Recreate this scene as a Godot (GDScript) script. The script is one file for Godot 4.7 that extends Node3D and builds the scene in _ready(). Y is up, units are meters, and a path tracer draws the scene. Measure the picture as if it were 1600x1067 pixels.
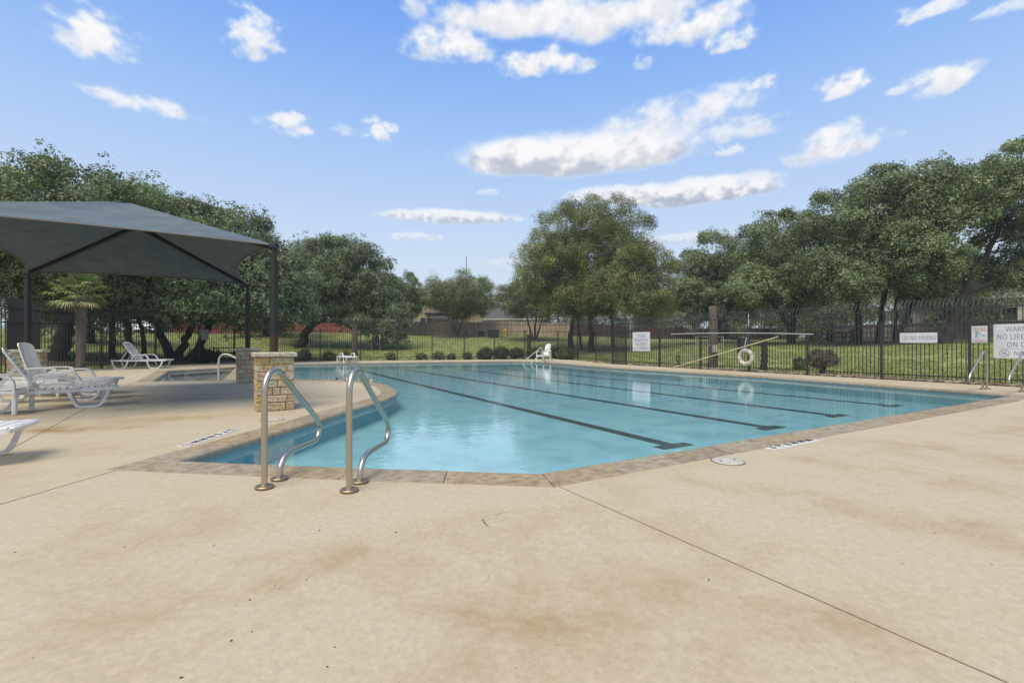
extends Node3D

# Metres. Measured positions are written as (x, forward); P() turns them into Godot's axes (forward is -z).
var rng := RandomNumberGenerator.new()
var M := {}
var taken := {}
var T := {}
var leaf_oak: ArrayMesh
var leaf_elm: ArrayMesh
var leaf_bush: ArrayMesh

const EYE := 1.2

func P(x: float, y: float, f: float) -> Vector3:
	return Vector3(x, y, -f)

# ---------------------------------------------------------------- naming
func numbered(called: String) -> String:
	if not taken.has(called):
		taken[called] = 0
		return called
	taken[called] += 1
	return "%s_%03d" % [called, taken[called]]

func tag(o: Node3D, label := "", category := "", group := "", kind := "") -> Node3D:
	if label: o.set_meta("label", label)
	if category: o.set_meta("category", category)
	if group: o.set_meta("group", group)
	if kind: o.set_meta("kind", kind)
	return o

func thing(called: String, label: String, category: String, at := Vector3.ZERO, yaw := 0.0, group := "") -> Node3D:
	var o := Node3D.new()
	o.name = numbered(called)
	add_child(o)
	o.position = at
	o.rotation.y = yaw
	tag(o, label, category, group)
	return o

func part(called: String, shape, m: Material, parent: Node3D, at := Vector3.ZERO) -> MeshInstance3D:
	var o := MeshInstance3D.new()
	o.name = called
	var me: Mesh = shape.commit() if shape is SurfaceTool else shape
	o.mesh = me
	o.material_override = m
	parent.add_child(o, true)
	o.position = at
	return o

func solo(called: String, shape, m: Material, label: String, category: String, group := "", at := Vector3.ZERO, yaw := 0.0) -> MeshInstance3D:
	var o := part(numbered(called), shape, m, self, at)
	o.rotation.y = yaw
	tag(o, label, category, group)
	return o

func setting(called: String, shape, m: Material) -> MeshInstance3D:
	var o := part(called, shape, m, self)
	o.set_meta("kind", "structure")
	return o

func setting_root(called: String) -> Node3D:
	var o := Node3D.new()
	o.name = called
	add_child(o)
	o.set_meta("kind", "structure")
	return o

func copy_of(o: Node3D, label: String, at: Vector3, yaw := 0.0) -> Node3D:
	var c: Node3D = o.duplicate()
	c.name = numbered(String(o.name).split("_0")[0])
	add_child(c)
	c.position = at
	c.rotation.y = yaw
	c.set_meta("label", label)
	return c

# ---------------------------------------------------------------- shapes
func mb() -> SurfaceTool:
	var st := SurfaceTool.new()
	st.begin(Mesh.PRIMITIVE_TRIANGLES)
	return st

func tri(st: SurfaceTool, a: Vector3, b: Vector3, c: Vector3, n: Vector3) -> void:
	if (b - a).cross(c - a).dot(n) > 0.0:
		var t := b
		b = c
		c = t
	st.set_normal(n); st.add_vertex(a)
	st.set_normal(n); st.add_vertex(b)
	st.set_normal(n); st.add_vertex(c)

func quad(st: SurfaceTool, a: Vector3, b: Vector3, c: Vector3, d: Vector3, n: Vector3) -> void:
	tri(st, a, b, c, n)
	tri(st, a, c, d, n)

func tri3(st: SurfaceTool, a: Vector3, b: Vector3, c: Vector3, na: Vector3, nb: Vector3, nc: Vector3) -> void:
	if (b - a).cross(c - a).dot(na + nb + nc) > 0.0:
		var t := b
		b = c
		c = t
		t = nb
		nb = nc
		nc = t
	st.set_normal(na); st.add_vertex(a)
	st.set_normal(nb); st.add_vertex(b)
	st.set_normal(nc); st.add_vertex(c)

# a box with its edges cut back by c
func box(st: SurfaceTool, at: Vector3, size: Vector3, c := 0.0, turn := Basis()) -> void:
	var h := size / 2.0
	if c <= 0.0:
		for ax in 3:
			for s in [-1.0, 1.0]:
				var n := Vector3(); n[ax] = s
				var u := Vector3(); u[(ax + 1) % 3] = h[(ax + 1) % 3]
				var v := Vector3(); v[(ax + 2) % 3] = h[(ax + 2) % 3]
				var o := n * h[ax]
				quad(st, at + turn * (o - u - v), at + turn * (o + u - v), at + turn * (o + u + v), at + turn * (o - u + v), turn * n)
		return
	for ax in 3:
		var a1 := (ax + 1) % 3
		var a2 := (ax + 2) % 3
		for s in [-1.0, 1.0]:
			var n := Vector3(); n[ax] = s
			var u := Vector3(); u[a1] = h[a1] - c
			var v := Vector3(); v[a2] = h[a2] - c
			var o := n * h[ax]
			quad(st, at + turn * (o - u - v), at + turn * (o + u - v), at + turn * (o + u + v), at + turn * (o - u + v), turn * n)
			for s2 in [-1.0, 1.0]:   # bevel between faces ax(s) and a1(s2)
				var p := Vector3(); p[ax] = s * h[ax]; p[a1] = s2 * (h[a1] - c)
				var q := Vector3(); q[ax] = s * (h[ax] - c); q[a1] = s2 * h[a1]
				var w := Vector3(); w[a2] = h[a2] - c
				var nn := Vector3(); nn[ax] = s; nn[a1] = s2
				quad(st, at + turn * (p - w), at + turn * (p + w), at + turn * (q + w), at + turn * (q - w), turn * nn.normalized())
	for sx in [-1.0, 1.0]:
		for sy in [-1.0, 1.0]:
			for sz in [-1.0, 1.0]:
				var k := Vector3(sx, sy, sz)
				tri(st, at + turn * (k * Vector3(h.x, h.y - c, h.z - c)), at + turn * (k * Vector3(h.x - c, h.y, h.z - c)), at + turn * (k * Vector3(h.x - c, h.y - c, h.z)), turn * k.normalized())

func tube(st: SurfaceTool, pts: Array, radii, sides := 8, caps := true) -> void:
	var n := pts.size()
	var rings := []
	var norms := []
	var up := Vector3.UP
	var d0: Vector3 = (pts[1] - pts[0]).normalized()
	if absf(d0.dot(up)) > 0.9: up = Vector3.RIGHT
	var side := d0.cross(up).normalized()
	for i in n:
		var d: Vector3 = (pts[mini(i + 1, n - 1)] - pts[maxi(i - 1, 0)]).normalized()
		side = (side - d * side.dot(d)).normalized()
		var other := d.cross(side)
		var r: float = radii if radii is float else radii[i]
		var ring := []
		var nr := []
		for k in sides:
			var a := TAU * k / sides
			var v: Vector3 = side * cos(a) + other * sin(a)
			ring.append(pts[i] + v * r)
			nr.append(v)
		rings.append(ring)
		norms.append(nr)
	for i in n - 1:
		for k in sides:
			var k2 := (k + 1) % sides
			tri3(st, rings[i][k], rings[i][k2], rings[i + 1][k2], norms[i][k], norms[i][k2], norms[i + 1][k2])
			tri3(st, rings[i][k], rings[i + 1][k2], rings[i + 1][k], norms[i][k], norms[i + 1][k2], norms[i + 1][k])
	if caps:
		for e in [0, n - 1]:
			var d: Vector3 = (pts[0] - pts[1]).normalized() if e == 0 else (pts[n - 1] - pts[n - 2]).normalized()
			for k in sides:
				tri(st, pts[e], rings[e][k], rings[e][(k + 1) % sides], d)

# a bar of rectangular section w (across) by h along a path lying in the plane that holds `flat` as its normal
func bar(st: SurfaceTool, pts: Array, across: Vector3, w: float, h: float) -> void:
	var n := pts.size()
	var ring := []
	for i in n:
		var d: Vector3 = (pts[mini(i + 1, n - 1)] - pts[maxi(i - 1, 0)]).normalized()
		var o := d.cross(across).normalized() * h / 2.0
		var a := across * w / 2.0
		ring.append([pts[i] + a + o, pts[i] - a + o, pts[i] - a - o, pts[i] + a - o, o.normalized()])
	for i in n - 1:
		var r = ring[i]
		var s = ring[i + 1]
		var o: Vector3 = r[4]
		var p: Vector3 = s[4]
		for q in [[0, 1, 1.0], [2, 3, -1.0]]:
			tri3(st, r[q[0]], r[q[1]], s[q[1]], o * q[2], o * q[2], p * q[2])
			tri3(st, r[q[0]], s[q[1]], s[q[0]], o * q[2], p * q[2], p * q[2])
		quad(st, r[1], r[2], s[2], s[1], -across)
		quad(st, r[3], r[0], s[0], s[3], across)
	for e in [0, n - 1]:
		var r = ring[e]
		var d: Vector3 = (pts[0] - pts[1]).normalized() if e == 0 else (pts[n - 1] - pts[n - 2]).normalized()
		quad(st, r[0], r[1], r[2], r[3], d)

func smooth(pts: Array, per := 4, closed := false) -> Array:
	var out := []
	var n := pts.size()
	for i in (n if closed else n - 1):
		var p0 = pts[(i - 1 + n) % n] if closed else pts[maxi(i - 1, 0)]
		var p1 = pts[i]
		var p2 = pts[(i + 1) % n]
		var p3 = pts[(i + 2) % n] if closed else pts[mini(i + 2, n - 1)]
		for k in per:
			var t := float(k) / per
			out.append(p1.cubic_interpolate(p2, p0, p3, t))
	if not closed: out.append(pts[n - 1])
	return out

func lathe(st: SurfaceTool, at: Vector3, prof: Array, sides := 24) -> void:
	for i in prof.size() - 1:
		var a: Vector2 = prof[i]
		var b: Vector2 = prof[i + 1]
		var t := (b - a).normalized()
		var nn := Vector2(t.y, -t.x)
		for k in sides:
			var u := TAU * k / sides
			var v := TAU * (k + 1) / sides
			var cu := Vector3(cos(u), 0, sin(u))
			var cv := Vector3(cos(v), 0, sin(v))
			var nu := cu * nn.x + Vector3.UP * nn.y
			var nv := cv * nn.x + Vector3.UP * nn.y
			var A := at + cu * a.x + Vector3.UP * a.y
			var B := at + cv * a.x + Vector3.UP * a.y
			var C := at + cv * b.x + Vector3.UP * b.y
			var D := at + cu * b.x + Vector3.UP * b.y
			if a.x > 1e-5: tri3(st, A, B, C, nu, nv, nv)
			if b.x > 1e-5: tri3(st, A, C, D, nu, nv, nu)

# an upright prism over a polygon of (x, forward) points, top at y1, with sides down to y0
func prism(st: SurfaceTool, poly: PackedVector2Array, y0: float, y1: float, with_uv := 0.0, sides := true) -> void:
	var idx := Geometry2D.triangulate_polygon(poly)
	for i in range(0, idx.size(), 3):
		var v := [poly[idx[i]], poly[idx[i + 1]], poly[idx[i + 2]]]
		if (v[1] - v[0]).cross(v[2] - v[0]) < 0.0:
			v = [v[0], v[2], v[1]]
		for k in [0, 2, 1] if false else [0, 1, 2]:
			var q: Vector2 = v[k]
			# seen from above with forward = -z this order is counter-clockwise in (x, forward); flip for Godot's clockwise fronts
			q = v[[0, 2, 1][k]]
			st.set_normal(Vector3.UP)
			if with_uv > 0.0:
				st.set_uv(Vector2(q.x / with_uv + 0.5, 0.75 - q.y / with_uv))
				st.set_uv2(q * 0.62)
			st.add_vertex(P(q.x, y1, q.y))
	if not sides: return
	var cw := Geometry2D.is_polygon_clockwise(poly)
	for i in poly.size():
		var a := poly[i]
		var b := poly[(i + 1) % poly.size()]
		var t := (b - a).normalized()
		var o := Vector2(-t.y, t.x) if cw else Vector2(t.y, -t.x)
		if with_uv > 0.0:
			st.set_uv(Vector2(a.x / with_uv + 0.5, 0.75 - a.y / with_uv))
			st.set_uv2(a * 0.62)
		quad(st, P(a.x, y0, a.y), P(b.x, y0, b.y), P(b.x, y1, b.y), P(a.x, y1, a.y), P(o.x, 0, o.y))

# ---------------------------------------------------------------- materials
func lin(r: float, g: float, b: float) -> Color:
	return Color(r, g, b).linear_to_srgb()

func noise(freq: float, octaves := 4, kind := FastNoiseLite.TYPE_SIMPLEX_SMOOTH, sd := 1) -> FastNoiseLite:
	var n := FastNoiseLite.new()
	n.noise_type = kind
	n.frequency = freq
	n.fractal_octaves = octaves
	n.seed = sd
	return n

func ntex(n: FastNoiseLite, size: int, cols: Array, offs: Array) -> NoiseTexture2D:
	var t := NoiseTexture2D.new()
	t.width = size
	t.height = size
	t.seamless = true
	t.noise = n
	if cols.size():
		var g := Gradient.new()
		g.colors = PackedColorArray(cols)
		g.offsets = PackedFloat32Array(offs)
		t.color_ramp = g
	return t

func nnorm(n: FastNoiseLite, size: int, strength: float) -> NoiseTexture2D:
	var t := NoiseTexture2D.new()
	t.width = size
	t.height = size
	t.seamless = true
	t.noise = n
	t.as_normal_map = true
	t.bump_strength = strength
	return t

func mat(called: String, c: Color, rough := 0.7, metal := 0.0) -> StandardMaterial3D:
	var m := StandardMaterial3D.new()
	m.resource_name = called
	m.albedo_color = c
	m.roughness = rough
	m.metallic = metal
	M[called] = m
	return m

func tritex(m: StandardMaterial3D, t: Texture2D, scale: float, world := true) -> StandardMaterial3D:
	m.albedo_texture = t
	m.uv1_triplanar = true
	m.uv1_world_triplanar = world
	m.uv1_scale = Vector3.ONE * scale
	return m

func bump(m: StandardMaterial3D, t: Texture2D, cm: float) -> StandardMaterial3D:
	m.heightmap_enabled = true
	m.heightmap_texture = t
	m.heightmap_scale = cm
	return m

func make_materials() -> void:
	var grain := ntex(noise(0.02, 5, FastNoiseLite.TYPE_SIMPLEX_SMOOTH, 5), 512, [], [])
	var fine := ntex(noise(0.08, 4, FastNoiseLite.TYPE_SIMPLEX_SMOOTH, 8), 512, [], [])
	# two-tone mottling used, tinted, by many materials
	var mottle := ntex(noise(0.012, 6, FastNoiseLite.TYPE_SIMPLEX_SMOOTH, 21), 512, [Color(0.72, 0.70, 0.66), Color(0.9, 0.89, 0.87), Color(1, 1, 1)], [0.2, 0.5, 0.85])
	T.grain = grain
	T.fine = fine
	T.mottle = mottle
	var streak := ntex(noise(0.03, 5, FastNoiseLite.TYPE_SIMPLEX_SMOOTH, 31), 512, [Color(0.6, 0.58, 0.55), Color(0.9, 0.88, 0.86), Color(1, 1, 1)], [0.2, 0.55, 0.9])
	T.streak = streak

	# lawn
	var grass_tex := ntex(noise(0.010, 7, FastNoiseLite.TYPE_SIMPLEX_SMOOTH, 3), 1024,
		[lin(0.17, 0.135, 0.075), lin(0.125, 0.155, 0.04), lin(0.175, 0.225, 0.052), lin(0.235, 0.27, 0.075), lin(0.285, 0.285, 0.12)], [0.22, 0.36, 0.5, 0.66, 0.85])
	bump(tritex(mat("lawn", Color.WHITE, 0.95), grass_tex, 0.11), fine, 5.0)
	var blade := mat("grass_blades", Color.WHITE, 0.8)
	blade.vertex_color_use_as_albedo = true
	blade.backlight_enabled = true
	blade.backlight = Color(0.3, 0.3, 0.2)
	var mulch_tex := ntex(noise(0.03, 5, FastNoiseLite.TYPE_SIMPLEX_SMOOTH, 4), 512, [lin(0.05, 0.04, 0.025), lin(0.11, 0.085, 0.055), lin(0.2, 0.16, 0.11)], [0.25, 0.5, 0.8])
	bump(tritex(mat("mulch", Color.WHITE, 0.95), mulch_tex, 0.4), fine, 4.0)

	# coping stone, limestone
	var cop_tex := ntex(noise(0.012, 6, FastNoiseLite.TYPE_SIMPLEX_SMOOTH, 6), 512, [lin(0.185, 0.15, 0.102), lin(0.25, 0.208, 0.145), lin(0.285, 0.242, 0.172), lin(0.335, 0.292, 0.213)], [0.15, 0.4, 0.62, 0.9])
	for k in 3:
		var m := mat("coping%d" % k, [Color(1, 1, 1), Color(0.93, 0.92, 0.90), Color(1, 0.97, 0.91)][k], 0.75)
		bump(tritex(m, cop_tex, 1.2), fine, 0.4)
	var lime_tex := ntex(noise(0.02, 5, FastNoiseLite.TYPE_SIMPLEX_SMOOTH, 12), 512, [lin(0.33, 0.235, 0.115), lin(0.45, 0.37, 0.25), lin(0.51, 0.445, 0.32), lin(0.56, 0.51, 0.40)], [0.2, 0.38, 0.6, 0.85])
	for k in 4:
		var m := mat("limestone%d" % k, [Color(1, 1, 1), Color(0.93, 0.90, 0.85), Color(0.98, 0.90, 0.72), Color(0.97, 0.96, 0.95)][k], 0.85)
		bump(tritex(m, lime_tex, 1.6), grain, 2.5)
	tritex(mat("cap", lin(0.56, 0.51, 0.42), 0.8), mottle, 1.5)
	bump(tritex(mat("mortar", lin(0.30, 0.25, 0.175), 0.95), mottle, 3.0), fine, 0.6)

	tritex(mat("joint", lin(0.17, 0.125, 0.075), 0.95), mottle, 3.0)
	# pool
	tritex(mat("plaster", lin(0.195, 0.435, 0.49), 0.7), ntex(noise(0.01, 5, FastNoiseLite.TYPE_SIMPLEX_SMOOTH, 14), 512, [Color(0.88, 0.9, 0.92), Color(0.97, 0.98, 0.98), Color(1, 1, 1)], [0.2, 0.5, 0.8]), 0.22)
	tritex(mat("wading_plaster", lin(0.33, 0.45, 0.49), 0.7), mottle, 0.3)
	mat("lane_tile", lin(0.012, 0.02, 0.03), 0.5)
	mat("waterline_tile", lin(0.19, 0.27, 0.30), 0.35)
	mat("tile_white", lin(0.56, 0.57, 0.55), 0.35)
	var w := mat("water", Color(lin(0.2, 0.45, 0.5), 0.03), 0.03)
	w.transparency = BaseMaterial3D.TRANSPARENCY_ALPHA
	w.metallic_specular = 0.5
	w.normal_enabled = true
	w.normal_texture = nnorm(noise(0.012, 4, FastNoiseLite.TYPE_SIMPLEX_SMOOTH, 17), 1024, 6.0)
	w.normal_scale = 0.085
	w.uv1_triplanar = true
	w.uv1_world_triplanar = true
	w.uv1_scale = Vector3.ONE * 0.34

	# metal, paint, plastic
	var ss := mat("stainless", lin(0.50, 0.445, 0.37), 0.34, 1.0)
	tritex(mat("flange", lin(0.36, 0.29, 0.2), 0.45, 0.8), mottle, 6.0)
	mat("black_paint", lin(0.012, 0.012, 0.013), 0.6)
	tritex(mat("fence_paint", lin(0.030, 0.030, 0.032), 0.45), mottle, 3.0)
	tritex(mat("rust", lin(0.062, 0.033, 0.02), 0.85), streak, 2.0)
	var pl := mat("white_plastic", lin(0.68, 0.68, 0.67), 0.38)
	tritex(pl, ntex(noise(0.008, 5, FastNoiseLite.TYPE_SIMPLEX_SMOOTH, 41), 512, [Color(0.88, 0.87, 0.85), Color(0.97, 0.97, 0.97), Color(1, 1, 1)], [0.25, 0.45, 0.7]), 1.2)
	tritex(mat("lid_plastic", lin(0.56, 0.545, 0.5), 0.5), mottle, 4.0)
	tritex(mat("sign_white", lin(0.56, 0.575, 0.60), 0.4), ntex(noise(0.006, 4, FastNoiseLite.TYPE_SIMPLEX_SMOOTH, 42), 256, [Color(0.92, 0.92, 0.93), Color(1, 1, 1)], [0.3, 0.7]), 0.8)
	mat("ink", lin(0.17, 0.18, 0.20), 0.6)
	mat("faded_ink", lin(0.27, 0.28, 0.30), 0.6)
	mat("black_ink", lin(0.03, 0.03, 0.035), 0.6)
	mat("red_ink", lin(0.50, 0.11, 0.09), 0.6)
	mat("green_ink", lin(0.10, 0.35, 0.13), 0.6)
	mat("blue_ink", lin(0.10, 0.30, 0.42), 0.6)
	mat("tan_pole", lin(0.47, 0.41, 0.23), 0.5)
	tritex(mat("ring_foam", lin(0.58, 0.56, 0.53), 0.7), mottle, 2.0)
	var fb := mat("canopy_fabric", lin(0.10, 0.134, 0.155), 0.75)
	tritex(fb, ntex(noise(0.01, 5, FastNoiseLite.TYPE_SIMPLEX_SMOOTH, 23), 512, [Color(0.9, 0.9, 0.9), Color(1, 1, 1)], [0.3, 0.7]), 0.35)
	bump(fb, fine, 0.08)
	fb.metallic_specular = 0.35
	fb.backlight_enabled = true
	fb.backlight = Color(0.05, 0.065, 0.07)
	mat("strap", lin(0.16, 0.145, 0.115), 0.9)

	# wood and houses
	for k in 4:
		bump(tritex(mat("tan_board%d" % k, [lin(0.60, 0.49, 0.39), lin(0.55, 0.445, 0.345), lin(0.65, 0.55, 0.44), lin(0.48, 0.37, 0.27)][k], 0.9), streak, 0.9), grain, 0.4)
		tritex(mat("brown_board%d" % k, [lin(0.115, 0.062, 0.048), lin(0.10, 0.055, 0.042), lin(0.135, 0.075, 0.058), lin(0.09, 0.055, 0.045)][k], 0.9), streak, 0.9)
		tritex(mat("red_board%d" % k, [lin(0.34, 0.085, 0.055), lin(0.30, 0.075, 0.05), lin(0.37, 0.10, 0.065), lin(0.27, 0.075, 0.05)][k], 0.9), streak, 0.9)
		bump(tritex(mat("grey_board%d" % k, [lin(0.27, 0.24, 0.21), lin(0.23, 0.205, 0.18), lin(0.31, 0.28, 0.245), lin(0.25, 0.215, 0.175)][k], 0.9), streak, 0.9), grain, 0.4)
	tritex(mat("stucco", lin(0.46, 0.39, 0.27), 0.9), mottle, 0.5)
	tritex(mat("pale_siding", lin(0.62, 0.60, 0.54), 0.9), mottle, 0.5)
	tritex(mat("shingle", lin(0.11, 0.10, 0.095), 0.95), streak, 0.7)
	tritex(mat("trim", lin(0.62, 0.6, 0.55), 0.7), mottle, 1.0)
	mat("window_glass", lin(0.02, 0.025, 0.03), 0.08)
	mat("awning", lin(0.10, 0.105, 0.12), 0.8)
	tritex(mat("concrete", lin(0.50, 0.48, 0.43), 0.9), mottle, 0.5)
	tritex(mat("asphalt", lin(0.09, 0.088, 0.085), 0.95), mottle, 0.5)
	mat("pole_steel", lin(0.36, 0.38, 0.40), 0.5, 0.5)
	mat("blue_pole", lin(0.32, 0.42, 0.48), 0.5)
	mat("dark_green_paint", lin(0.012, 0.03, 0.026), 0.5)
	mat("yellow_paint", lin(0.75, 0.47, 0.02), 0.5)
	mat("red_car", lin(0.5, 0.02, 0.02), 0.25)
	mat("white_car", lin(0.75, 0.76, 0.78), 0.25)
	mat("tyre", lin(0.02, 0.02, 0.02), 0.9)
	tritex(mat("corrugated", lin(0.16, 0.17, 0.19), 0.4, 0.6), mottle, 2.0)
	tritex(mat("pvc", lin(0.55, 0.55, 0.53), 0.5), mottle, 3.0)

	# plants
	var bark_tex := ntex(noise(0.03, 5, FastNoiseLite.TYPE_SIMPLEX_SMOOTH, 51), 512, [lin(0.018, 0.015, 0.012), lin(0.045, 0.038, 0.031), lin(0.085, 0.075, 0.062)], [0.25, 0.5, 0.8])
	bump(tritex(mat("bark", Color.WHITE, 0.95), bark_tex, 1.1), grain, 5.0)
	var pale_bark := ntex(noise(0.03, 5, FastNoiseLite.TYPE_SIMPLEX_SMOOTH, 52), 512, [lin(0.07, 0.055, 0.04), lin(0.15, 0.12, 0.09), lin(0.24, 0.2, 0.155)], [0.25, 0.5, 0.8])
	bump(tritex(mat("pale_bark", Color.WHITE, 0.95), pale_bark, 1.1), grain, 4.0)
	for n in ["leaf", "palm_leaf"]:
		var lf := mat(n, Color.WHITE, 0.55)
		lf.vertex_color_use_as_albedo = true
		lf.backlight_enabled = true
		lf.backlight = Color(0.45, 0.5, 0.27)
	var rock := mat("border_rock", Color.WHITE, 0.9)
	rock.vertex_color_use_as_albedo = true
	bump(rock, grain, 1.0)
	rock.uv1_triplanar = true

# the pool deck: broad stains and streaks laid over the whole deck, and a fine aggregate that repeats
func deck_material() -> StandardMaterial3D:
	var n := 1024
	var span := 36.0
	var a := noise(0.012, 6, FastNoiseLite.TYPE_SIMPLEX_SMOOTH, 61).get_image(n, n).get_data()
	var bn := noise(0.05, 6, FastNoiseLite.TYPE_SIMPLEX_SMOOTH, 62)
	bn.fractal_gain = 0.68
	bn.domain_warp_enabled = true
	bn.domain_warp_amplitude = 14.0
	bn.domain_warp_frequency = 0.03
	var b := bn.get_image(n, n).get_data()
	var out := PackedByteArray()
	out.resize(n * n * 3)
	# (x, forward, half-length, half-width, turn, strength, rusty)
	var marks := [
		[-0.15, 1.9, 0.55, 0.26, 1.2, 0.8, 0.6], [0.55, 2.2, 0.7, 0.22, 0.5, 0.45, 0.4], [1.35, 2.0, 0.5, 0.25, -0.8, 0.6, 0.6], [-0.2, 2.75, 0.5, 0.3, 0.2, 0.3, 0.2],
		[2.5, 3.4, 1.3, 0.35, -0.7, 0.55, 0.4], [3.6, 4.2, 1.6, 0.3, -0.9, 0.5, 0.4], [1.1, 3.0, 0.6, 0.3, -0.4, 0.35, 0.2], [5.2, 5.0, 1.8, 0.4, -0.6, 0.4, 0.3],
		[-1.2, 2.4, 0.8, 0.18, 0.7, 0.3, 0.3], [-0.9, 3.2, 1.2, 0.2, 0.6, -0.5, 0.0], [-1.6, 2.9, 1.0, 0.25, 0.6, -0.5, 0.0], [2.2, 2.6, 0.9, 0.3, -0.5, -0.35, 0.0],
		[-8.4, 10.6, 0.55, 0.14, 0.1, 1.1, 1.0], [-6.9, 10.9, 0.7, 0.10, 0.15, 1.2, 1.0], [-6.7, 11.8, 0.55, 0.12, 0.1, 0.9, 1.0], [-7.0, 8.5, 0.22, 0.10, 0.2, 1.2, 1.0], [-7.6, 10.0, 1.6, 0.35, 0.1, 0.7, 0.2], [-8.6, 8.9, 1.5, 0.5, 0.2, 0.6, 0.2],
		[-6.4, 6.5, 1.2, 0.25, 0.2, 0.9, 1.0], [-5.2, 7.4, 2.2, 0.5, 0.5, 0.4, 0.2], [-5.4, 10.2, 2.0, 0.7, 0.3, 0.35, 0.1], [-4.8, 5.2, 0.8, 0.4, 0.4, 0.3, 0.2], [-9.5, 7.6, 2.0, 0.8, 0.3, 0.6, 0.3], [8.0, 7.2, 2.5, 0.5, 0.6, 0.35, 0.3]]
	for j in n:
		var f := (0.75 - (j + 0.5) / n) * span
		for i in n:
			var x := ((i + 0.5) / n - 0.5) * span
			var k := j * n + i
			var v := (a[k] / 255.0 - 0.5) * 1.7
			var w := (b[k] / 255.0 - 0.5)
			var z := b[((j * 5) % n) * n + (i + j / 3) % n] / 255.0 - 0.5
			var s := v * 0.26 + w * 0.55 + z * 0.16 + 0.02
			var rust := 0.0
			if f > 0.3 and f < 14.0 and x > -13.0 and x < 11.0:
				for q in marks:
					var dx: float = x - q[0]
					var df: float = f - q[1]
					if absf(dx) > q[2] * 2.0 or absf(df) > q[2] * 2.0: continue
					var cs := cos(q[4])
					var sn := sin(q[4])
					var u: float = (dx * cs + df * sn) / q[2]
					var t: float = (-dx * sn + df * cs) / q[3]
					var g := exp(-(u * u + t * t) * 1.6 + w * 2.2 - 0.1)
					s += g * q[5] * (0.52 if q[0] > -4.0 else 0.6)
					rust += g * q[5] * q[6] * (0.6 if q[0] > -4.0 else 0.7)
			s = clampf(s, -0.5, 1.0)
			rust = clampf(rust, 0.0, 1.0)
			var c := Vector3(0.452, 0.392, 0.275)
			if s > 0.0: c = c.lerp(Vector3(0.335, 0.245, 0.125), minf(s * 1.25, 1.0))
			else: c = c.lerp(Vector3(0.49, 0.44, 0.34), -s * 1.1)
			c = c.lerp(Vector3(0.25, 0.14, 0.05), rust * 0.75)
			var e := Color(c.x, c.y, c.z).linear_to_srgb()
			out[k * 3] = int(clampf(e.r, 0, 1) * 255.0)
			out[k * 3 + 1] = int(clampf(e.g, 0, 1) * 255.0)
			out[k * 3 + 2] = int(clampf(e.b, 0, 1) * 255.0)
	var im := Image.create_from_data(n, n, false, Image.FORMAT_RGB8, out)
	# aggregate and small stains, over tiles of 4 m
	var d := 2048
	var fine_n := noise(0.012, 8, FastNoiseLite.TYPE_SIMPLEX_SMOOTH, 71)
	fine_n.fractal_gain = 0.85
	var dim := fine_n.get_seamless_image(d, d)
	dim.convert(Image.FORMAT_RGB8)
	dim.adjust_bcs(1.0, 0.085, 1.0)
	dim.adjust_bcs(1.88, 1.0, 1.0)
	rng.seed = 99
	for k in 5200:
		var x := rng.randi() % d
		var y := rng.randi() % d
		var big := rng.randf()
		var sz := 1 + int(pow(big, 5.0) * 4.6)
		var dark := rng.randf() < 0.7
		var tone := Color(0.80, 0.70, 0.55).lerp(Color(0.36, 0.28, 0.2), rng.randf() * rng.randf()) if dark else Color(1, 0.99, 0.96)
		dim.fill_rect(Rect2i(x, y, sz, maxi(1, sz - rng.randi() % 2)), tone)
	var m := mat("deck", Color.WHITE, 0.82)
	m.albedo_texture = ImageTexture.create_from_image(im)
	m.detail_enabled = true
	m.detail_albedo = ImageTexture.create_from_image(dim)
	m.detail_blend_mode = BaseMaterial3D.BLEND_MODE_MUL
	m.detail_uv_layer = BaseMaterial3D.DETAIL_UV_2
	return m

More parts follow.
